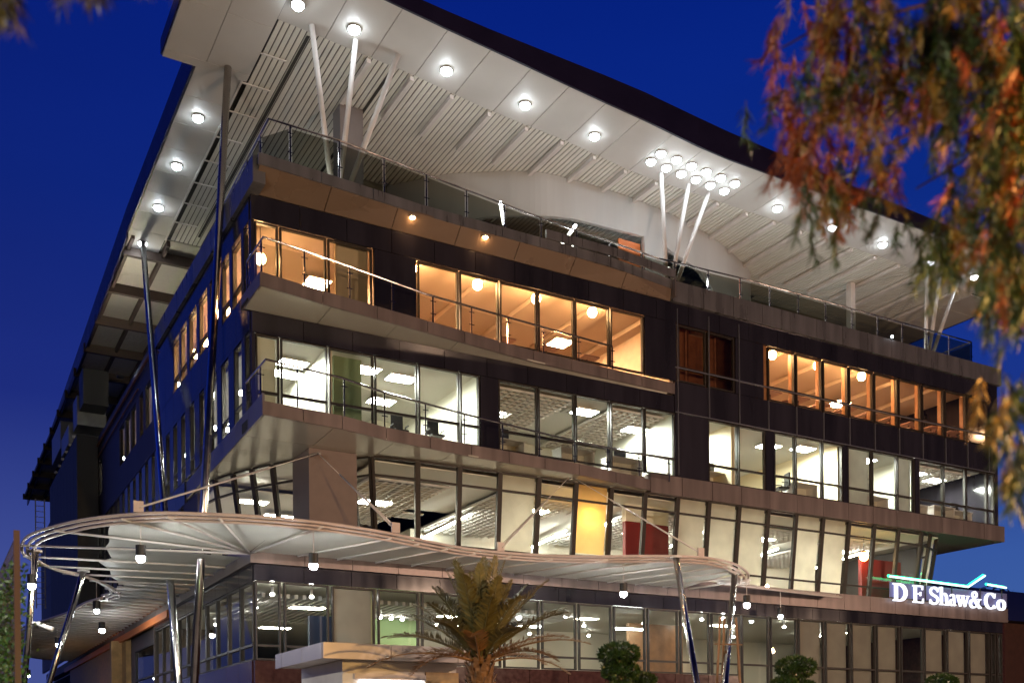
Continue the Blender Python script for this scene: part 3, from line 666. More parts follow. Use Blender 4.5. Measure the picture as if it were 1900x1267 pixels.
# storey lights that carry the rooms (real fittings above head height)
def troffer(x, y, z_, sx, sy, label, em, group):
    t = empty('ceiling_panel_light', (x, y, z_)); tag(t, label, 'ceiling light', group)
    s = MB(); s.box(-sx/2-.04, sx/2+.04, -sy/2-.04, sy/2+.04, 0, .05); s.build('frame', WHITE, t)
    MB().box(-sx/2, sx/2, -sy/2, sy/2, -.012, -.004).build('diffuser', em, t); return t
E_OFF = emi('office_panel', (.96, 1, .88), 300); E_DIN = emi('dining_panel', (1, .55, .28), 320); E_LOB = emi('lobby_panel', (1, .95, .76), 80)
for i, (x, y, n_) in enumerate(((1.9, 1.9, 'behind the first balcony pane at the corner'), (4.2, 1.3, 'behind the third balcony bay'), (5.6, 1.5, 'behind the fourth balcony bay'), (5.9, 4.0, 'deeper in the room with the green wall'),
        (13.0, 1.3, 'in the middle of the square-grid ceiling'), (16.0, 2.2, 'beside the dark bay'), (18.6, 2.0, 'in the room with the terracotta wall'), (22.6, 1.6, 'over the desk by the black chair'), (24.2, 1.2, 'beside the frosted bay'), (28.0, 1.2, 'between the frosted panes'),
        (31.7, 1.5, 'in the far right open office'), (33.6, 1.9, 'deepest in the far right open office'))):
    troffer(x, y, 14.18 if i not in (4, 5, 10, 11) else 14.1, .9, .6, 'bright white panel light on the office ceiling, '+n_, E_OFF, 'office panel lights')
for i, (x, y) in enumerate(((2, 3), (10, 3.2), (20.5, 4.5), (2.2, 9), (2.2, 14), (2.2, 22))):
    troffer(x, y, 14.2, 1.2, .6, 'white panel light on the office ceiling away from the glass', emi('dim_panel', (.95, 1, .88), 130), 'inner office panel lights')
for i, (a, b, n_) in enumerate((((10.2, 9.9), (9.9, 4.7), 'behind the first bays right of the pillar'), ((15.5, 9.5), (14.9, 5.6), 'behind the blind bay under the tie rod'), ((16.4, 7.4), (15.5, 2.9), 'beside the orange glow'), ((20.8, 8.8), (20.6, 6.5), 'near the red wall'),
        ((21.0, 6.2), (20.3, 3.2), 'right of the red wall'), ((26.9, 8.3), (25.9, 4.5), 'in the open bay by the canopy tip'), ((31.6, 8), (30.2, 3.0), 'above the right red wall'))):
    v = Vector((b[0]-a[0], b[1]-a[1], 0)); linear(((a[0]+b[0])/2, (a[1]+b[1])/2, 10.62), v, .05, 'long bright tube light under the square-grid ceiling, '+n_, 'tube light', emi('long_tube', (1, 1, .88), 70), 'long office tubes')
pendant(12.5, .62, 10.0, emi('amber_globe', (1, .55, .15), 60), .17, 'amber glowing pendant behind the short blind left of the red wall', 'amber pendants', .9)
pendant(27.9, 1.2, 9.9, emi('amber_globe', (1, .55, .15), 30), .2, 'amber glowing pendant above the right red wall', 'amber pendants', .9)
for x in (6, 14, 22, 30): troffer(x, 4.5, 17.98, .8, .8, 'warm panel light on the dining room ceiling', E_DIN, 'dining panel lights')
for y in (4, 9): troffer(3.5, y, 17.98, .8, .8, 'warm panel light on the dining room ceiling', E_DIN, 'dining panel lights')
for x, y in ((3.2, 4.5), (9, 4.5), (15, 4.5), (22, 4), (29, 4), (4, 11)): troffer(x, y, 6.8 if x > 13.5 else 6.56, 1.2, .5, 'soft panel light on the lobby ceiling', E_LOB, 'lobby panel lights')
for x, y in ((6, 5), (12, 3.5), (18.2, 5), (24, 3.6), (29.4, 4.2), (3.6, 9), (3.5, 15), (3.5, 24)): troffer(x, y, 10.72, 1.2, .6, 'white panel light under the first storey ceiling', emi('first_panel', (1, .94, .76), 200), 'first storey panel lights')
lob = [(1.0, 1.4, 6.5), (2.3, 1.4, 6.5), (3.9, .6, 6.5), (6.4, 5.5, 6.5), (6.9, 5.6, 6.5), (7.4, 5.7, 6.5), (9.3, 6.6, 6.5), (10.2, 5.9, 6.5), (13.1, 2.9, 6.6), (15.5, 5.2, 6.6), (19.1, 3.0, 6.6), (18.6, 1.3, 6.6), (19.2, .7, 6.6), (23.7, 1.9, 6.6),
       (27.9, 5.0, 6.6), (27.9, 3.9, 6.6), (28.2, 3.0, 6.6), (33.0, .6, 6.5), (8.2, 9, 6.4), (17.9, 8.4, 6.6), (21, 7, 6.6), (22.3, 8, 6.6), (1.2, 4, 6.4), (1.4, 6.5, 6.4), (1.2, 9.5, 6.4), (24.5, 6, 6.6), (11.8, 8, 6.5), (12.6, 7.2, 6.5), (14.5, 8, 6.5)]
for x, y, z_ in lob:
    t = empty('downlight', (x, y, z_)); tag(t, 'small round downlight seen through the lobby glass', 'ceiling light', 'small lobby downlights')
    MB().tube([(0, 0, 0), (0, 0, .25)], .05, 8).build('housing', WHITE, t); MB().ball((0, 0, 0), .075, .7, 10).build('lamp', E_DOWN, t, True)
for i, (a, b) in enumerate((((11.6, 4.2), (12.6, 3.8)), ((15.6, 3.2), (16.9, 3.0)), ((9.0, 3.4), (10.4, 3.2)), ((9.2, 5.2), (10.4, 5.0)))):
    v = Vector((b[0]-a[0], b[1]-a[1], 0)); linear(((a[0]+b[0])/2, (a[1]+b[1])/2, 6.3), v, .06, 'short tube light hanging in the lobby', 'tube light', E_TUBE, 'short lobby tubes')
# AC cassettes, tables, chairs, desks
for x, y, z_ in ((6.9, 3.2, 10.9), (12.9, 1.7, 14.3), (14.3, 3.5, 10.9), (8.3, 7, 10.9)):
    t = empty('air_conditioner', (x, y, z_)); tag(t, 'square ceiling air conditioner cassette', 'air conditioner', 'ceiling cassettes')
    MB().box(-.45, .45, -.45, .45, -.06, 0).build('casing', WHITE, t); MB().box(-.28, .28, -.28, .28, -.07, -.062).build('grille', mat('grey_grille', (.3, .3, .28), .6), t)
def table(x, y, z0, i):
    t = empty('cafe_table', (x, y, z0)); tag(t, 'square dining table on a chrome pedestal behind the warm glass', 'table', 'dining tables')
    MB().box(-.35, .35, -.35, .35, .95, 1.0).build('tabletop', mat('pink_laminate', (.5, .28, .22), .4), t)
    MB().tube([(0, 0, .02), (0, 0, .95)], .035, 8).build('pedestal', CHROME, t, True); MB().tube([(0, 0, 0), (0, 0, .03)], .22, 12).build('base', CHROME, t)
    return t
tb = table(21.9, .75, 15.06, 0)
for i in range(8): copy_tree(tb, (23.5+1.4*i, .75+.1*(i % 2), 15.06), 'square dining table on a chrome pedestal behind the warm glass')
for i in range(3): copy_tree(tb, (9.4+1.8*i, 1.1, 15.06), 'square dining table on a chrome pedestal behind the warm glass')
def stool(x, y, z0):
    t = empty('bar_stool', (x, y, z0)); tag(t, 'chrome bar stool with a round seat beside the dining tables', 'stool', 'bar stools')
    MB().tube([(0, 0, .68), (0, 0, .74)], .17, 12).build('seat', mat('brown_vinyl', (.22, .1, .07), .5), t)
    MB().tube([(0, 0, .03), (0, 0, .68)], .025, 8).build('post', CHROME, t, True); MB().tube([(0, 0, 0), (0, 0, .03)], .18, 12).build('base', CHROME, t); return t
st0 = stool(22.6, .6, 15.06)
for i in range(15): copy_tree(st0, (23.05+.72*i, .5+.25*(i % 2), 15.06), 'chrome bar stool with a round seat beside the dining tables')
for i in range(6): copy_tree(st0, (8.7+.9*i, .8, 15.06), 'chrome bar stool with a round seat beside the dining tables')
def chair(x, y, z0, rz, label):
    t = empty('office_chair', (x, y, z0)); tag(t, label, 'chair', 'black office chairs'); t.rotation_euler.z = rz
    s = MB(); s.box(-.24, .24, -.24, .24, .43, .5); s.build('seat', BLACK, t)
    s = MB(); s.hexa([(-.22, .22), (.22, .22), (.2, .3), (-.2, .3)], .58, 1.12); s.build('backrest', BLACK, t)
    MB().tube([(0, 0, .08), (0, 0, .43)], .03, 8).build('post', CHROME, t); s = MB()
    for k in range(5): a = k*2*math.pi/5; s.bar((0, 0, .07), (.28*math.cos(a), .28*math.sin(a), .04), .04, .03)
    s.build('base', BLACK, t)
    for sx in (-1, 1): MB().bar((sx*.27, -.12, .68), (sx*.27, .15, .68), .04, .03).bar((sx*.27, .14, .45), (sx*.27, .14, .665), .03, .03).build('armrest', BLACK, t)
chair(18.15, .75, 11.72, 2.2, 'black office chair behind the left pane of the cream room')
chair(22.5, .75, 11.72, -1.9, 'black office chair at the pale desk in the middle right office')
for x, y, n_ in ((5.3, 1.0, 'with its back to the fourth balcony bay'), (6.6, .9, 'beside the dark balcony bay')): chair(x, y, 11.72, 0, 'black office chair '+n_)
def desk(x, y, z0, label):
    t = empty('desk', (x, y, z0)); tag(t, label, 'desk', 'pale office desks')
    MB().box(-.75, .75, -.35, .35, .72, .76).build('desktop', WHITE, t); MB().box(-.72, .72, .3, .33, .1, .72).build('modesty_panel', INT, t)
    for sx in (-.7, .7): MB().box(sx-.03, sx+.03, -.3, .3, 0, .72).build('leg', WHITE, t)
desk(23.6, .8, 11.72, 'pale office desk beside the black chair in the middle right office'); desk(32.6, .9, 11.72, 'pale office desk in the far right open office')
desk(12.3, 1.0, 11.72, 'pale office desk under the square-grid ceiling'); desk(28.2, 1.0, 11.72, 'pale office desk between the frosted panes')

for x, n_ in ((9.4, 'left part of the square-grid office'), (14.6, 'right part of the square-grid office'), (19.0, 'pane of the cream room'), (31.0, 'first pane of the far right office'), (34.2, 'last pane of the far right office')):
    desk(x, 1.15, 11.72, 'pale office desk by the '+n_)
    t = empty('monitor', (x, 1.25, 12.48)); tag(t, 'black computer monitor on the desk by the '+n_, 'monitor', 'desk monitors')
    MB().box(-.28, .28, 0, .03, .12, .48).build('screen', BLACK, t); MB().box(-.03, .03, -.02, .05, 0, .2).box(-.12, .12, -.08, .1, 0, .012).build('stand', BLACK, t)
# ------------------------------------------------------------------ entrance canopy
K = empty('entrance_canopy', (5, -2, 7.7)); tag(K, 'sweeping white steel and sheet canopy hung round the building corner', 'canopy')
def kp(mb, name, mt, sm=False): mb.off = K.location; return mb.build(name, mt, K, sm)
ZC = 7.7
rim = [(-6.15, 2.8), (-6.02, .96), (-5.05, -1.5), (-3.81, -3.01), (-2.84, -3.58), (-1.01, -4.08), (.76, -4.11), (2.47, -3.79), (4.49, -3.08), (5.82, -2.65), (7.29, -2.55), (8.68, -2.73), (10.19, -3.27), (11.65, -4.1), (13.42, -4.75), (15.22, -4.34), (17.0, -3.1), (17.95, -2.1)]
tail = [(17.95, -2.1), (17.7, -1.75), (17.0, -1.7), (16.9, -1.35), (18.0, -1.1), (20.0, -.8), (22.5, -.55), (24.3, -.45)]
inr = [(-6.15, 2.8), (-6.0, 4.2), (-5.55, 5.6), (-4.85, 6.8), (-3.91, 7.7), (-3.19, 8.97), (-2.61, 10.41), (-2.3, 11.6), (-2.5, 12.6)]
lob2 = [(-2.5, 12.6), (-2.9, 14.5), (-3.1, 17.5), (-3.6, 20.5), (-4.4, 25), (-4.6, 31), (-4.0, 37), (-2.6, 42), (-1.4, 43.5), (-.2, 44)]
for i, dz in enumerate((0, .10, .2)):
    sh = .16*i
    def off_(pts, s_): 
        P = [Vector((a, b, 0)) for a, b in pts]; out = []
        for j, p in enumerate(P):
            t = (P[min(j+1, len(P)-1)]-P[max(j-1, 0)]).normalized(); out.append((p.x-t.y*s_, p.y+t.x*s_, ZC-dz*.6))
        return out
    full = off_(rim, sh)
    kp(MB().tube(smooth_path(full, 6), .045, 8), 'rim_tube', RIMM, True)
    kp(MB().tube(smooth_path(off_(tail, -.16*i), 6), .045, 8), 'rim_tube', TUBE, True)
    q = off_(inr, -sh); kp(MB().tube(smooth_path(q, 6), .05, 8), 'rim_tube', RIMM, True)
kp(MB().tube(smooth_path([(a, b, ZC-.1) for a, b in lob2], 6), .06, 8), 'rim_tube', RIMM, True)
kp(MB().bar((-.1, 12, 7.55), (-.1, 44, 7.55), .1, .2), 'rim_tube', RUSTY)
# membrane: from the rim to the wall; on the left it fans from the corner
sm = smooth_path([(a, b, 0) for a, b in rim], 6)
z_in = 7.52
s = MB(); front = [p for p in sm if p.x >= -.3]
for a, b in zip(front, front[1:]):
    if a.x > 16.2: break
    s.quad((a.x, a.y+.45, ZC-.02), (b.x, b.y+.45, ZC-.02), (b.x, -.14, z_in), (a.x, -.14, z_in))
hub = Vector((-.14, -.14, z_in))
left = [p for p in sm if p.x < -.28]
left2 = [Vector(p) for p in smooth_path([(a, b, 0) for a, b in inr], 6)]
def shrink(p, k): return (hub.x+(p.x-hub.x)*k, hub.y+(p.y-hub.y)*k, ZC-.02+(z_in-ZC)*(1-k)*.5)
kk = lambda p: .93 if p.x > -4.6 else max(.62, .93-(-4.6-p.x)*.19)
for a, b in zip(left, left[1:]+[front[0]]):
    s.add([tuple(hub), shrink(a, kk(a)), shrink(b, kk(b) if b.x < -.28 else .9)], [[0, 1, 2]])
tip = shrink(left[0], kk(left[0])); edge = [Vector(tip), Vector((-3.5, 3.7, ZC-.03)), Vector((-3.75, 4.6, ZC-.03)), Vector((-3.2, 6.0, ZC-.03)), Vector((-2.9, 7.6, ZC-.03)), Vector((-2.3, 9.0, ZC-.03)), Vector((-1.9, 10.6, ZC-.03)), Vector((-2.1, 12.4, ZC-.03))]
for a, b in zip(edge, edge[1:]):
    s.quad(a, b, (-.14, max(-.14, b.y*.98-.8), z_in), (-.14, max(-.14, a.y*.98-.8) if a.y > 1 else -.14, z_in))
kp(s, 'membrane', MEMB)
s = MB(); l2 = smooth_path([(-2.1, 12.4, 0)]+[(a+.15, b, 0) for a, b in lob2[1:]], 4)
for a, b in zip(l2, l2[1:]): s.quad((a.x, a.y, ZC-.1), (b.x, b.y, ZC-.1), (-.14, b.y-.5, z_in), (-.14, a.y-.9, z_in))
kp(s, 'membrane', MEMB)
# ribs
pe = [2.58, 3.87, 5.11, 6.38, 7.7, 8.95, 10.19, 11.57, 12.85, 14.1, 15.38, 16.6]
def rimY(x):
    c = [p for p in sm if p.x > 0]; best = min(c, key=lambda p: abs(p.x-x)); return best.y
for x in [1.3]+pe:
    d = .3
    while d < 4.6 and -.3-d > rimY(min(17.5, x+.54*d))+.1: d += .05
    kp(MB().tube([(x, -.3, 7.47), (x+.54*d, -.3-d, ZC-.1)], .036, 8), 'rib', TUBE, True)
for p in (left[2], left[9], left[16], left[22], left[27], front[3]):
    kp(MB().tube([(hub.x, hub.y, 7.45), (p.x, p.y, ZC-.1)], .036, 8), 'rib', TUBE, True)
for p in left2[6:46:7]: kp(MB().tube([(-.16, max(.2, p.y-1.6), 7.45), (p.x, p.y, ZC-.1)], .034, 8), 'rib', TUBE, True)
for i in range(38):
    y = 8.2+.92*i; xo = lerp([(8, -2.6), (12.4, -2.1), (14.5, -2.8), (20.5, -3.5), (31, -4.4), (37, -3.8), (42, -2.4), (44, -.4)], y)
    kp(MB().tube([(-.16, y-.5, 7.43), (xo, y, ZC-.14)], .045, 6), 'rib', TUBE, True)
# columns: three V pairs of polished steel
for (bx, by), tops, rr in (((-6.01, 8.52), [(-5.73, 3.3, 7.6), (-3.98, 6.35, 7.6)], .10), ((11.3, -7.84), [(12.43, -4.75, 7.6), (16.35, -3.15, 7.6)], .105)):
    for tx, ty, tz in tops:
        kp(MB().tube([(bx, by, .01), (tx, ty, tz)], rr, 14), 'column', CHROME, True); kp(MB().tube([(tx, ty, tz-.01), (tx, ty, tz+.05)], .2, 12), 'column_plate', TUBE)
# tie rods and their plates
for a, b in (((2.05, -.05, 10.78), (-3.85, -3.0, 7.86)), ((2.05, -.05, 10.78), (3.1, -3.65, 7.86)), ((11.3, -.2, 11.1), (7.2, -2.5, 7.86)), ((11.55, -.2, 11.1), (13.55, -4.65, 7.86))):
    A, Bv = Vector(a), Vector(b); sd = (Bv-A).cross(Vector((0, 0, 1))).normalized()*.07
    kp(MB().tube([A, A.lerp(Bv, .3)], .012, 6).tube([A.lerp(Bv, .3), Bv+sd], .028, 8).tube([A.lerp(Bv, .3), Bv-sd], .022, 8), 'tie_rod', TUBE, True)
    kp(MB().bar(Bv+Vector((0, 0, -.12)), Bv+Vector((0, 0, .17)), .25, .06, (0, 1, 0)), 'tie_plate', RIMM)
kp(MB().tube([(1.95, .33, 10.78), (2.1, -.08, 10.78)], .06, 8).tube([(11.4, -.1, 11.1), (11.4, -.3, 11.1)], .06, 8), 'tie_anchor', CHROME)
# the two tall poles from pavement to roof
for top, n_ in (((.12, 2.82, ZR-.13), 'dark polished'), ((-.07, 16.6, ZR-.03), 'mirror-bright')):
    t = MB().tube([(-1.65, 1.64, .01), Vector((-1.65, 1.64, .01)).lerp(Vector(top), .5), top], [.13, .13, .12], 16)
    part(t, 'raking_pole', CHROME if n_[0] == 'd' else mat('brushed_steel', (.75, .76, .78), .2, 1), None, True)

# pendants hung under the canopy
def spot(x, y, z_, label, drop, big=True):
    t = empty('pendant_lamp', (x, y, z_)); tag(t, label, 'pendant lamp', 'canopy pendant lamps')
    MB().tube([(0, 0, .3), (0, 0, drop)], .014, 6).build('rod', TUBE, t); MB().tube([(0, 0, .0), (0, 0, .3)], .13, 14).build('housing', BLACK, t)
    MB().ball((0, 0, -.05), .115 if big else .095, 1, 12).build('lamp', E_SPOT if big else E_COOL, t, True)
for x, y, z_, n_, dr, bg_ in ((-3.68, -2.3, 6.72, 'under the left round sweep of the canopy', .95, 1), (.6, -3.75, 6.62, 'in front of the glazed building corner', 1.05, 1), (11.35, -3.35, 6.6, 'to the right of the palm', 1.05, 1), (17.1, -2.95, 6.62, 'beside the right canopy column', 1.05, 1),
        (-5.85, 3.2, 6.6, 'against the far left canopy column', 1.05, 1), (-2.19, 14.8, 6.6, 'brightest one below the ribbed left wing', .95, 1), (-3.29, 8.4, 6.6, 'in the gap of the left rim', 1.05, 0), (-3.12, 22, 6.6, 'far along the ribbed left wing', .9, 0), (20.9, -.75, 6.65, 'at the thin right tail of the canopy', 1.0, 0), (-3.4, 34, 5.9, 'at the low far left end', 1.6, 0)):
    spot(x, y, z_, 'black cylinder pendant lamp '+n_, dr, bg_)

# ------------------------------------------------------------------ neon sign
S = empty('neon_sign', (32, -.2, 7.9)); tag(S, 'white neon company name sign with a green neon line above it', 'sign')
def spn(mb, name, mt): mb.off = S.location; return mb.build(name, mt, S)
def stroke(pts, w, x0, z0, sx, sz, mb, y=-.36, d=.1):
    # variable-width pen stroke extruded along y
    n = len(pts); ws = w if isinstance(w, (list, tuple)) else [w]*n; L = []; Rr = []
    P = [Vector((p[0]*sx, p[1]*sz, 0)) for p in pts]
    for i, p in enumerate(P):
        t = P[min(i+1, n-1)]-P[max(i-1, 0)]; t.normalize(); nn = Vector((-t.y, t.x, 0))*ws[i]*sx/2
        L.append(p+nn); Rr.append(p-nn)
    for i in range(n-1):
        q = [L[i], L[i+1], Rr[i+1], Rr[i]]
        vs = [(x0+v.x, y, z0+v.y) for v in q]+[(x0+v.x, y+d, z0+v.y) for v in q]
        mb.add(vs, [[0, 1, 2, 3], [7, 6, 5, 4], [0, 4, 5, 1], [1, 5, 6, 2], [2, 6, 7, 3], [3, 7, 4, 0]])
def arc(cx, cy, rx_, ry_, a0, a1, n=14): return [(cx+rx_*math.cos(rad(a0+(a1-a0)*i/n)), cy+ry_*math.sin(rad(a0+(a1-a0)*i/n))) for i in range(n+1)]
def aw(n, thin, thick, f=lambda a: abs(math.cos(a)), a0=0, a1=360): return [thin+(thick-thin)*f(rad(a0+(a1-a0)*i/n)) for i in range(n+1)]
GL_ = {
 'D': [([(.22, .03), (.22, .97)], .17), ([(.04, .03), (.4, .03)], .06), ([(.04, .97), (.4, .97)], .06), (arc(.36, .5, .44, .47, -90, 90), aw(14, .06, .18, a0=-90, a1=90))],
 'E': [([(.22, .03), (.22, .97)], .17), ([(.04, .03), (.78, .03)], .07), ([(.04, .97), (.74, .97)], .07), ([(.22, .52), (.6, .52)], .06), ([(.77, .0), (.8, .27)], [.09, .03]), ([(.73, 1.0), (.75, .76)], [.09, .03]), ([(.6, .40), (.6, .64)], .05)],
 'S': [(arc(.42, .75, .29, .22, 20, 180, 10)+arc(.42, .75, .29, .22, 180, 235, 4)[1:]+[(.44, .5)]+arc(.4, .26, .31, .23, 55, 0, 4)+arc(.4, .26, .31, .23, 0, -165, 12)[1:], [.06]*5+[.1, .13, .15, .16, .17, .17, .17, .18, .18, .19, .2, .2, .19, .18, .17, .17, .16, .14, .12, .1, .08, .07, .06, .06, .06, .06, .06, .06, .06][:0] or .12), ([(.70, .72), (.72, .97)], [.03, .08]), ([(.1, .03), (.1, .28)], [.08, .03])],
 'h': [([(.2, .02), (.2, 1.0)], .16), ([(.05, .02), (.36, .02)], .05), ([(.05, .97), (.2, .99)], .05), (arc(.4, .42, .2, .22, 170, 10, 8)+[(.62, .02)], [.05, .06, .07, .08, .09, .11, .13, .15, .16, .16]), ([(.48, .02), (.78, .02)], .05)],
 'a': [(arc(.32, .48, .2, .16, 160, 10, 8)+[(.54, .1), (.6, .03), (.7, .06)], [.09, .08, .07, .07, .08, .1, .12, .14, .15, .15, .1, .06]), (arc(.32, .19, .2, .17, 80, 300, 10), [.06, .09, .12, .14, .15, .15, .14, .12, .1, .08, .06])],
 'w': [([(.08, .62), (.3, .02)], [.15, .13]), ([(.3, .02), (.5, .6)], .06), ([(.45, .62), (.66, .02)], [.15, .13]), ([(.66, .02), (.88, .62)], .06), ([(-.02, .62), (.24, .62)], .05), ([(.36, .62), (.6, .62)], .05), ([(.76, .62), (.98, .62)], .05)],
 '&': [(arc(.42, .78, .17, .17, -60, 240, 14), .1), ([(.3, .66), (.5, .38), (.82, .03), (.95, .02)], [.12, .16, .15, .06]), (arc(.34, .24, .26, .23, 100, 330, 12)+[(.7, .25), (.8, .5)], [.08, .12, .15, .17, .17, .16, .14, .12, .1, .08, .07, .06, .06, .05, .05]), ([(.44, .6), (.34, .47)], .08), ([(.66, .52), (.94, .52)], .05)],
 'C': [(arc(.48, .5, .4, .46, 38, 322, 20), aw(20, .06, .19, a0=38, a1=322)), ([(.8, .68), (.82, .97)], [.03, .08]), ([(.79, .22), (.82, .06)], [.05, .05])],
 'o': [(arc(.35, .3, .24, .28, 0, 360, 20), aw(20, .06, .17, a0=0, a1=360))]}
txt = [('D', 27.92, 1.06), ('E', 29.2, .88), ('S', 30.30, .84), ('h', 30.97, .86), ('a', 31.66, .66), ('w', 32.19, .90), ('&', 33.08, .88), ('C', 34.18, .90), ('o', 35.04, 1.0)]
zb = 7.73
for ch, x0, sx in txt:
    mb = MB(); sz = .76 if ch in 'DESC&' else .80
    for j, (pts, w_) in enumerate(GL_[ch]):
        w2 = w_ if not isinstance(w_, list) else (w_ if len(w_) == len(pts) else .12)
        stroke(pts, w2, x0, zb, sx, sz, mb, -.36-.0012*j, .08)
    o = spn(mb, 'letter', E_NEONW); o['label'] = 'glowing white letter %s' % ch if ch != '&' else 'glowing white ampersand'
spn(MB().tube([(27.75, -.34, 8.76), (33.0, -.34, 8.66), (34.2, -.34, 9.26)], .045, 8), 'green_tube', E_NEONG)
spn(MB().tube([(34.4, -.34, 8.86), (35.75, -.34, 8.80)], .045, 8), 'green_tube', E_NEONG)
spn(MB().tube([(27.75, -.24, 8.80), (33.0, -.24, 8.70), (34.2, -.24, 9.30)], .05, 8).tube([(34.4, -.24, 8.9), (35.75, -.24, 8.84)], .05, 8), 'added_green_halo', E_NEONGH)  # extra tubes added behind the green line to give it a halo
spn(MB().box(27.9, 36.0, -.20, -.17, 7.90, 8.55), 'backing_panel', mat('glow_tinted_back', (.13, .14, .36), .5))  # the sign's dim blue glow is put into the panel colour
for x in (28.2, 30.2, 32.0, 34.0, 35.6): spn(MB().bar((x, -.215, 7.9), (x, -.215, 8.7), .03, .03), 'sign_bracket', FRAME)

# ------------------------------------------------------------------ gate cabin at the bottom
P = empty('gate_cabin', (.5, -8, 0)); tag(P, 'low white cabin with an oversailing pink-lit flat roof edge beside the palm', 'cabin')
def pp(mb, name, mt): mb.off = P.location; return mb.build(name, mt, P)
CABN = mat('cabin_panel', (.55, .50, .50), .35, .3, noise=.06)
s = MB(); x0, x1, y0, y1 = -1.37, 2.35, -10.0, -6.6
for a, b in ((x0, .2), (.2, 1.85), (1.85, x1)): s.box(a+.01, b-.01, y0, y0+.06, 3.5, 3.84)
for a, b in ((y0+.07, -8.6), (-8.6, -7.1), (-7.1, y1)): s.box(x0, x0+.06, a+.01, b-.01, 3.5, 3.84)
s.box(x1-.06, x1, y0+.07, y1, 3.5, 3.84); pp(s, 'fascia', CABN)
pp(MB().box(x0+.07, x1-.07, y0+.07, y1, 3.52, 3.8), 'roof', WHITE)
s = MB(); s.box(-.75, 1.25, -9.5, -9.4, .13, 3.3); s.box(-.75, -.65, -9.4, -6.7, .13, 3.3); s.box(1.95, 2.05, -9.4, -6.7, .13, 3.3); s.box(-.75, 2.05, -9.5, -6.7, 3.3, 3.51); pp(s, 'wall', WHITE)
pp(MB().box(1.26, 2.1, -9.52, -9.41, .13, 3.3), 'stone_panel', mat('ochre_stone', (.38, .26, .13), .5, noise=.3, nscale=4))
pp(MB().box(-.35, 1.2, -9.58, -9.51, 3.0, 3.06), 'strip_lamp', emi('strip_lamp', (1, .98, .95), 9)); pp(MB().box(-.5, 1.22, -9.62, -9.51, 3.1, 3.22), 'ledge', CABN)

# ------------------------------------------------------------------ vegetation
def leafquad(mb, c, d, up, L, W, k=0):
    d = d.normalized(); s_ = d.cross(up)
    if s_.length < 1e-3: s_ = Vector((1, 0, 0))
    s_ = s_.normalized()*W/2; e_ = c+d*L
    mb.add([c, c+d*L*.45+s_, e_, c+d*L*.45-s_], [[0, 1, 2, 3]], k)
def rv(): 
    while True:
        v = Vector((R.uniform(-1, 1), R.uniform(-1, 1), R.uniform(-1, 1)))
        if .05 < v.length < 1: return v
# palm
PT = empty('palm_tree', (1.25, -12.2, 0)); tag(PT, 'young date palm with upright feathery fronds in front of the lobby', 'palm')
BARK = mat('palm_bark', (.20, .11, .055), .8, noise=.35, nscale=9, bump=.6, bscale=14)
PALM = mat('palm_leaf', (.12, .105, .036), .5, noise=.25, nscale=3); PALMD = mat('dry_palm_leaf', (.27, .14, .05), .6, noise=.25, nscale=3)
s = MB(); s.tube([(0, 0, 0), (0, 0, .8), (0.01, 0, 2.2), (0, 0, 3.1), (0, 0, 3.55)], [.32, .27, .23, .26, .13], 14)
for i in range(150):
    z_ = .15+3.2*i/150; a = i*2.4; r_ = .25; d = Vector((math.cos(a), math.sin(a), .9))
    s.add([Vector((math.cos(a+.28)*r_, math.sin(a+.28)*r_, z_)), Vector((math.cos(a-.28)*r_, math.sin(a-.28)*r_, z_)), Vector((math.cos(a-.12)*(r_+.1), math.sin(a-.12)*(r_+.1), z_+.2)), Vector((math.cos(a+.12)*(r_+.1), math.sin(a+.12)*(r_+.1), z_+.2)), Vector((math.cos(a)*(r_-.02), math.sin(a)*(r_-.02), z_+.1))],
          [[0, 1, 2, 3], [3, 2, 4]])
s.build('trunk', BARK, PT)
def frond(L, droop, mt, lw=.36):
    mb = MB(); n = 30; pts = []
    for i in range(n+1):
        t = i/n; pts.append(Vector((L*t*(1-.25*droop*t*t), 0, -droop*L*.55*t*t)))
    mb.tube(pts, [.022*(1-.85*i/n)+.003 for i in range(n+1)], 5)
    for i in range(5, n+1):
        t = i/n; l_ = lw*math.sin(math.pi*min(1, .12+t*.86))**.5*(1.05-.35*t)
        tan = (pts[i]-pts[i-1]).normalized()
        for sd in (-1, 1):
            for h_ in (0, .5):
                o_ = pts[i]-(pts[i]-pts[i-1])*h_
                d = tan*.75+Vector((0, sd*.85, R.uniform(.05, .45)))+rv()*.12
                leafquad(mb, o_, d, Vector((0, R.uniform(-.3, .3), 1)), l_*R.uniform(.85, 1.15), .038)
    return mb
variants = []
nf = 0
for i in range(48):
    a = i*2.39996; t = i/47; elev = 84-70*t**1.25+R.uniform(-4, 4)
    L = 2.0+R.uniform(-.3, .3)+(.25 if t > .8 else 0); droop = .12+.55*t
    mt = PALMD if (t > .82 or R.random() < .15) else PALM
    fo = frond(L, droop, mt).build('frond', mt, PT, False, False)
    fo.rotation_euler = (0, -rad(elev), a); fo.location = (math.cos(a)*.1, math.sin(a)*.1, 3.3+.2*(1-t))
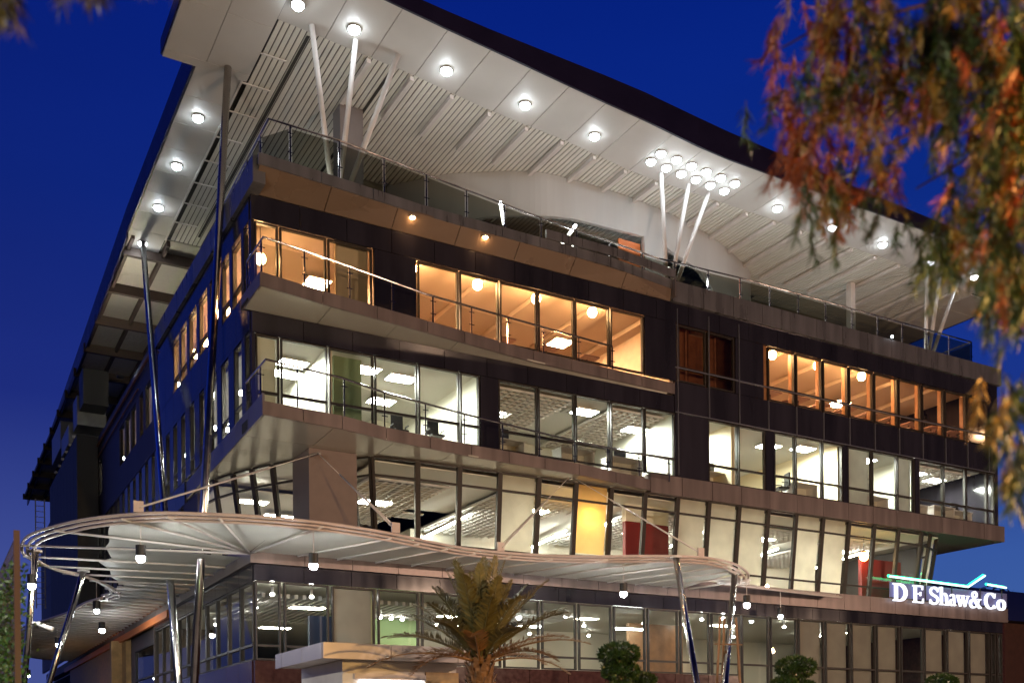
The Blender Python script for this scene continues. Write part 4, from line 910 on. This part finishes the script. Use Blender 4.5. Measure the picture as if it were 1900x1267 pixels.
# cloud-pruned topiaries
LEAFG = mat('topiary_leaf', (.022, .055, .014), .4, noise=.4, nscale=8)
def topiary(x, y, z0, pads, label):
    t = empty('topiary_tree', (x, y, z0)); tag(t, label, 'topiary', 'cloud-pruned topiaries')
    mb = MB(); mb.tube([(0, 0, 0), (.05, 0, .8), (-.05, .03, 1.4), (0, 0, pads[0][2])], [.09, .08, .07, .05], 8)
    for px_, py_, pz_, pr in pads: mb.tube([(-.02, .02, pz_-.5), (px_*.6, py_*.6, pz_-.25), (px_, py_, pz_)], [.05, .035, .02], 6)
    mb.build('trunk', mat('pale_bark', (.30, .24, .17), .8, noise=.3, nscale=8), t)
    for px_, py_, pz_, pr in pads:
        mb = MB(); mb.ball((px_, py_, pz_), pr*.72, .45, 12); n = int(1500*pr*pr/.09)
        for i in range(min(n, 3800)):
            v = rv().normalized(); bump_ = 1+.06*math.sin(v.x*9+pz_)*math.sin(v.y*8)
            c = Vector((px_+v.x*pr*bump_*R.uniform(.85, 1.12), py_+v.y*pr*bump_*R.uniform(.88, 1.02), pz_+v.z*pr*.50*R.uniform(.86, 1.14)))
            leafquad(mb, c, v+rv()*.9, rv(), R.uniform(.045, .085), R.uniform(.026, .042))
        mb.build('foliage', LEAFG, t, False, False)
topiary(1.16, -17.24, 0.0, [(-.02, 0, 3.08, .31), (.0, 0, 2.80, .28), (.50, .1, 2.66, .22), (-.02, 0, 2.40, .37), (.45, .1, 2.2, .25)], 'dark green cloud-pruned topiary just right of the palm')
topiary(5.05, -17.2, 0.0, [(.1, 0, 2.98, .33), (-.2, 0, 2.66, .22), (.28, 0, 2.62, .20), (-.42, 0, 2.36, .24), (.25, -.05, 2.2, .28)], 'dark green cloud-pruned topiary with a round head below the orange lamp')
topiary(9.2, -17.2, 0.0, [(0, 0, 2.78, .29), (.03, 0, 2.42, .40), (.0, -.05, 2.0, .3)], 'dark green cloud-pruned topiary under the neon sign')

# overhanging tree at the right, close to the camera
def camxy(r, f, z): return CAM+RT*r+FW*f+Vector((0, 0, z-CAM.z))
OT = empty('overhanging_tree', tuple(camxy(6.6, 6.2, 0))); tag(OT, 'feathery tree close by at upper right with hanging orange and green lit foliage', 'tree')
def op(mb, name, mt): mb.off = OT.location; return mb.build(name, mt, OT, False, False)
LG = mat('green_leaflet', (.075, .12, .02), .5, noise=.3, nscale=2); LO = mat('orange_lit_leaflet', (.50, .13, .025), .5, noise=.3, nscale=2); LY = mat('gold_lit_leaflet', (.42, .24, .03), .5, noise=.3, nscale=2); TW = mat('twig_bark', (.09, .05, .035), .8)  # orange and gold leaf colours carry the sodium lamplight
def pxw(x, y, f): 
    u = x-950; v = 1382-y; r_ = (cr*u+sr*v)/1920*f; z_ = (-sr*u+cr*v)/1920*f+CAM.z
    return camxy(r_, f, z_)
root = camxy(6.6, 6.2, 0)
limbs = MB(); limbs.tube([root, root+Vector((.05, 0, 2.5)), camxy(6.3, 6.4, 5.0), camxy(5.9, 6.6, 7.4)], [.24, .2, .15, .1], 10)
leaf = [MB(), MB(), MB()]
targets = [(1500, -40, 7.2), (1560, 120, 7.0), (1450, 160, 7.6), (1640, 30, 6.6), (1700, 190, 7.0), (1620, 250, 7.4), (1790, 80, 6.4), (1850, 220, 6.6), (1760, 330, 7.0), (1880, 380, 6.3), (1700, 420, 7.6), (1820, 470, 6.8), (1930, 120, 6.2), (1930, 520, 6.2), (1880, 700, 6.0), (1560, -120, 6.8), (1760, -120, 6.6), (1910, 860, 5.8), (1660, 300, 7.2), (1600, 360, 7.4)]
hub_pts = [camxy(6.3, 6.4, 5.0), camxy(6.1, 6.5, 6.2), camxy(5.9, 6.6, 7.4)]
for x, y, f in targets:
    p = pxw(x, y-70, f); h = min(hub_pts, key=lambda q: (q-p).length+abs(q.z-p.z-.3))
    mid = h.lerp(p, .5)+Vector((0, 0, .35))
    limbs.tube(smooth_path([h, mid, p], 4), [.032, .03, .027, .024, .02, .016, .013, .010, .006], 6)
twigs = MB()
def strand(p, L, cols, dens, sway):
    n = int(L/.035); q = Vector(p); d = Vector((sway[0], sway[1], -1)).normalized(); pts = [q.copy()]
    k = cols
    for i in range(n):
        d = (d+rv()*.30+Vector((0, 0, -.04))).normalized(); q = q+d*.035; pts.append(q.copy())
        for j in range(dens+3):
            v = (d*1.0+rv()*.75); leafquad(leaf[k], q+rv()*.015, v, rv(), R.uniform(.06, .14), R.uniform(.006, .012))
    twigs.tube(pts, [.004]*len(pts), 3, False)
# clusters: centre px, spread px, count, distance, colour weights (green, orange-lit, gold-lit)
CL = [((1480, 190), (70, 60), 18, 7.6, (1, 8, 1)), ((1550, 50), (60, 80), 34, 7.0, (2, 5, 4)), ((1600, 150), (100, 60), 44, 6.8, (2, 3, 7)), ((1700, 40), (120, 70), 56, 6.6, (6, 1, 6)), ((1820, 50), (100, 100), 66, 6.2, (7, 1, 5)),
      ((1740, 170), (90, 50), 34, 6.9, (7, 1, 4)), ((1860, 210), (60, 80), 46, 6.2, (8, 1, 3)), ((1500, 270), (50, 45), 16, 7.4, (2, 7, 1)), ((1555, 340), (45, 50), 24, 7.4, (5, 4, 2)), ((1620, 330), (35, 50), 14, 7.3, (5, 3, 2)), ((1780, 340), (35, 45), 12, 7.2, (7, 1, 2)),
      ((1850, 420), (55, 60), 34, 6.4, (9, 1, 2)), ((1740, 450), (55, 40), 26, 7.2, (9, 1, 1)), ((1860, 520), (50, 30), 26, 6.1, (9, 1, 2)), ((1885, 320), (35, 70), 34, 6.2, (9, 1, 2)),
      ((1875, 740), (30, 30), 12, 6.0, (8, 0, 3)), ((1895, 850), (20, 40), 8, 5.9, (9, 0, 2)), ((1430, 60), (30, 40), 3, 7.6, (0, 1, 0)), ((1895, 110), (30, 110), 50, 6.0, (9, 1, 2)),
      ((2060, 60), (110, 150), 60, 6.4, (7, 2, 4)), ((2260, 120), (120, 160), 55, 6.4, (7, 2, 4)), ((2420, -60), (140, 150), 45, 6.4, (7, 2, 4)), ((2080, 420), (90, 110), 34, 6.3, (8, 1, 3)), ((2250, 620), (90, 110), 26, 6.3, (8, 1, 3)), ((1700, -220), (300, 60), 60, 6.8, (6, 3, 4)), ((2200, -260), (250, 80), 55, 6.5, (6, 3, 4))]
for (cx, cy), (sx_, sy_), n, f, wts in CL:
    for i in range(n):
        x = R.gauss(cx, sx_*.62); y = R.gauss(cy, sy_*.62)-20
        p = pxw(x, y, f+R.uniform(-.6, .6)); k = R.choices((0, 1, 2), wts)[0]
        strand(p, R.uniform(.2, .45), k, 5, (R.uniform(-.35, .1), R.uniform(-.2, .2)))
limbs.add(twigs.v, twigs.f); op(limbs, 'trunk', TW)
for mb, mt in zip(leaf, (LG, LO, LY)): tag(op(mb, 'foliage', mt), {LG: 'green hanging leaves', LO: 'russet hanging leaves', LY: 'ochre hanging leaves'}[mt])
# sprigs hanging into the top left corner
OT2 = empty('overhanging_tree', tuple(camxy(-5.2, 4.6, 0))); tag(OT2, 'olive leaf tips of a tree hanging into the top left corner', 'tree')
leaf = [MB(), MB(), MB()]; twigs = MB(); limbs = MB()
h2 = camxy(-4.6, 5.0, 6.3); limbs.tube([camxy(-5.2, 4.6, 0), camxy(-5.0, 4.8, 3.2), h2], [.2, .15, .09], 10)
for x, y, n in ((5, -25, 8), (155, -50, 6), (185, -45, 4), (260, -70, 4), (320, -80, 3), (-40, -15, 7)):
    p = pxw(x, y-30, 5.2); limbs.tube(smooth_path([h2, h2.lerp(p, .6)+Vector((0, 0, .25)), p], 3), [.05, .045, .04, .03, .02, .015, .01], 6)
    for i in range(n): strand(pxw(x+R.uniform(-18, 18), y-R.uniform(5, 30), 5.2+R.uniform(-.2, .2)), R.uniform(.10, .22), R.choice((0, 0, 2)), 5, (R.uniform(-.2, .2), 0))
limbs.add(twigs.v, twigs.f)
for mb, nm, mt in ((limbs, 'trunk', TW), (leaf[0], 'foliage', mat('dull_green_leaf', (.05, .06, .02), .6)), (leaf[2], 'foliage', mat('dull_olive_leaf', (.08, .07, .02), .6))):
    mb.off = OT2.location; mb.build(nm, mt, OT2, False, False)

# climber-covered fence at the left edge
FN = empty('green_fence', (-7.58, -14.5, 0)); tag(FN, 'tall brown mesh fence with green climbers at the left edge', 'fence')
def fp(mb, name, mt, fx=True): mb.off = FN.location; return mb.build(name, mt, FN, False, fx)
fp(MB().box(-7.63, -7.55, -14.57, -14.49, 0, 4.78), 'post', mat('brown_post', (.06, .03, .022), .5)); fp(MB().box(-7.66, -7.52, -9.6, -9.46, 0, 4.75).box(-7.66, -7.52, -4.6, -4.46, 0, 4.75), 'post', mat('brown_post', (.14, .06, .04), .5))
s = MB()
for i in range(56): s.box(-7.605, -7.595, -14.4+.2*i, -14.39+.2*i, .1, 4.7)
for i in range(24): s.box(-7.604, -7.596, -14.45, -3.3, .1+.2*i, .108+.2*i)
fp(s, 'mesh', FRAME)
s = MB()
for i in range(15000):
    y = R.uniform(-14.4, -3.3); z_ = R.uniform(0, 1)**1.4*4.4
    leafquad(s, Vector((-7.6+R.gauss(0, .1), y, z_)), rv(), rv(), R.uniform(.06, .11), R.uniform(.04, .06))
fp(s, 'climber', mat('ivy_leaf', (.03, .075, .012), .5, noise=.3, nscale=5), False)
t = empty('ground_spotlight', (-7.2, -15.6, .15)); tag(t, 'small green-tinted garden spotlight at the foot of the left fence', 'spotlight')
MB().tube([(0, 0, -.15), (0, 0, .05)], .07, 10).build('housing', BLACK, t)
l = bpy.data.lights.new('garden_spot', 'SPOT'); l.energy = 170; l.color = (.6, 1, .35); l.spot_size = rad(70); l.shadow_soft_size = .05
lo = bpy.data.objects.new('garden_beam', l); COL.objects.link(lo); lo.parent = t; lo.location = (-.3, 0, .12); lo.rotation_euler = (rad(128), 0, rad(8))
t = empty('added_wall_lamp', (-.75, 29, 4.6)); tag(t, 'added amber wall lamp warming the ochre wall under the far left canopy', 'wall lamp')  # lamp added to strengthen the warm light on the ochre wall
MB().box(-.1, .7, -.1, .1, -.05, .05).build('bracket', BLACK, t); MB().ball((-.1, 0, -.1), .12, 1, 10).build('bulb', E_SOD, t, True)
# CCTV camera on the far left column
t = empty('security_camera', (-5.7, 4.6, 5.5)); tag(t, 'white tubular security camera on the left canopy column', 'camera')
MB().tube([(.12, -.05, .08), (.55, -.28, -.12)], .075, 10).build('body', WHITE, t, True); MB().bar((-.1, .05, .12), (.2, -.1, .1), .05, .05).build('bracket', WHITE, t)
# ducts and plant under the wing roof
t = empty('ventilation_duct', (-.6, 34, 19)); tag(t, 'stack of square metal ventilation ducts beneath the far left roof', 'duct')
DU = mat('galvanised_duct', (.30, .30, .29), .4, .7, noise=.2, nscale=2)
for nm, b, mt in (('duct', (-.5, 1.0, -3.5, -1.8, .6, 2.2), DU), ('duct', (-.7, 1.2, -1.4, 2.0, .1, 1.1), DU), ('fan_box', (-.4, .9, -5.2, -3.6, 1.3, 3.2), BLACK), ('duct', (-.7, .4, 2.4, 7, .8, 2.4), DU)): MB().box(*b).build(nm, mt, t)
s = MB()
for i in range(6): s.box(-.72, .5, -3.2+1.7*i, -3.12+1.7*i, -.1, .05)
s.build('support', TUBE, t)
t = empty('service_shaft', (-.7, 36, 0)); tag(t, 'dark slatted service shaft against the far left façade', 'shaft')
s = MB()
for i in range(9): s.box(-.5, .6, -6+1.5*i, -4.55+1.5*i, 7.9, 18.9)
s.build('cladding', mat('dark_cladding', (.035, .033, .035), .6), t)
for i, (y, n_) in enumerate(((21, 'nearer one'), (33, 'farther one, by the ducts'))):
    t = empty('floodlight', (-.35, y, 19.4)); tag(t, 'small wall floodlight lighting the foil roof lining, '+n_, 'floodlight', 'roof lining floodlights')
    MB().box(-.15, .15, -.15, .15, -.08, 0).build('housing', BLACK, t); MB().box(-.12, .12, -.12, .12, .004, .01).build('lens', emi('flood_lens', (1, .9, .7), 1500 if i == 0 else 2200), t)
for y in (7, 12, 17, 22, 28): troffer(2.0, y, 10.72, 1.0, .5, 'added white panel light brightening the left wing first storey', emi('wing_fill_panel', (1, 1, .88), 170), 'added wing panel lights')  # panels added behind the wing blinds to make them brighter
for y, z_ in ((5.5, 14.2), (10, 14.2), (14.5, 14.2), (19, 14.2), (24, 14.2), (29, 14.2), (16.5, 17.9), (21, 17.9), (30, 17.9)): troffer(1.6, y, z_, 1.0, .5, 'added white panel light brightening the left wing upper rooms', emi('wing_fill_panel', (1, 1, .88), 170), 'added wing panel lights')  # more added panels, lighting the upper wing windows from inside
# roof-end access ladder at far left
t = empty('ladder', (-1.0, 52, 0)); tag(t, 'pale steel ladder on the far left end of the building', 'ladder')
s = MB(); s.bar((-.3, 0, 12), (-.3, 0, 20), .08, .08).bar((.3, 0, 12), (.3, 0, 20), .08, .08)
for i in range(20): s.bar((-.26, 0, 12.3+.4*i), (.26, 0, 12.3+.4*i), .04, .04)
s.build('frame', TUBE, t)
# tripod easel-like stepladder in front of the lobby
t = empty('tripod_stand', (14.2, -5.2, .13)); tag(t, 'slim brown tripod stand beside the right canopy columns', 'tripod')
for i, (a, b) in enumerate(((-.75, 0), (.75, 0), (.1, .6))): MB().bar((a, b, 0), (a*.45, b*.4, 5.6), .07, .05).build('leg', mat('bamboo', (.22, .12, .05), .6), t)
MB().bar((-.55, .02, 4.7), (.62, .02, 4.72), .04, .04).build('crossbar', mat('bamboo', (.22, .12, .05), .6), t)
# right-hand neighbours
t = empty('house', (56, 14, 0)); tag(t, 'dark neighbouring house with a pitched roof behind the sign', 'house')
MB().box(-8, 22, -4, 8, 0, 9).build('wall', mat('dark_red_wall', (.10, .045, .035), .7, noise=.2), t)
MB().add([(-9, -5, 9), (23, -5, 9), (23, 9, 9), (-9, 9, 9), (-6, 2, 12.4), (20, 2, 12.4)], [[0, 1, 5, 4], [1, 2, 5], [2, 3, 4, 5], [3, 0, 4], [3, 2, 1, 0]]).build('roof', mat('dark_tiles', (.03, .035, .06), .7, noise=.2), t)
def bgtree(x, y, h, r_, label):
    t = empty('background_tree', (x, y, 0)); tag(t, label, 'tree', 'dark trees behind the house')
    MB().tube([(0, 0, 0), (.2, 0, h*.7)], [.35, .15], 8).build('trunk', TW, t); mb = MB()
    cs = [rv()*r_*.7 for _ in range(9)]
    for i in range(2600):
        c = R.choice(cs); v = rv(); p = Vector((0, 0, h*.78))+c+v*r_*.45
        leafquad(mb, p, rv(), rv(), .5, .3)
    mb.build('foliage', mat('night_leaf', (.02, .035, .025), .7), t, False, False)
bgtree(52, 24, 16, 4, 'dark tree rising behind the house left of the sign peak'); bgtree(60, 26, 15, 4, 'dark tree behind the house ridge under the sky'); bgtree(72, 24, 15.5, 5, 'dark tree behind the house at the right edge')
t = empty('chain_link_fence', (40, -2, 0)); tag(t, 'orange-lit chain link fence at the bottom right corner', 'fence')
s = MB()
for i in range(60): 
    s.bar((-4+.2*i, 0, 0), (-4+.2*i+3.9, 0, 3.9), .012, .012).bar((-4+.2*i+3.9, .012, 0), (-4+.2*i, .012, 3.9), .012, .012)
s.build('mesh', RUSTY, t)
for x in (-3.4, 0, 3.4, 6.8, 10): MB().tube([(x, .06, 0), (x, .06, 4.0)], .05, 8).build('post', RUSTY, t)

# ------------------------------------------------------------------ street lamps around the viewpoint: sodium, and an added white one at left
def street_lamp(x, y, h, pw, label, col=(1, .66, .46)):
    t = empty('street_lamp', (x, y, 0)); tag(t, label, 'street lamp', 'sodium street lamps')
    MB().tube([(0, 0, 0), (0, 0, h-.5), (0, .3, h), (0, 1.2, h+.1)], [.1, .07, .05, .04], 10).build('pole', TUBE, t, True)
    MB().box(-.16, .16, .9, 1.7, h+.05, h+.2).build('lamp_head', BLACK, t); MB().ball((0, 1.35, h+.05), .1, .6, 10, 0, True).build('bulb', E_SOD, t, True)
    l = bpy.data.lights.new('sodium', 'POINT'); l.energy = pw; l.color = col; l.shadow_soft_size = .15
    lo = bpy.data.objects.new('sodium_light', l); COL.objects.link(lo); lo.parent = t; lo.location = (0, 1.35, h-.2)
street_lamp(16, -24, 9, 7500, 'tall orange street lamp across the road to the right')
street_lamp(-15, -21, 9, 5200, 'added tall white street lamp, out of view beyond the left fence', (1, .90, .74))  # added out of view; its cooler light greys the balcony undersides
street_lamp(44.5, -25.35, 8.4, 8000, 'tall orange street lamp far along the road')
street_lamp(1.0, -31.5, 5.0, 6500, 'short orange lamp under the overhanging tree', (1, .55, .17))
sc.render.film_transparent = False
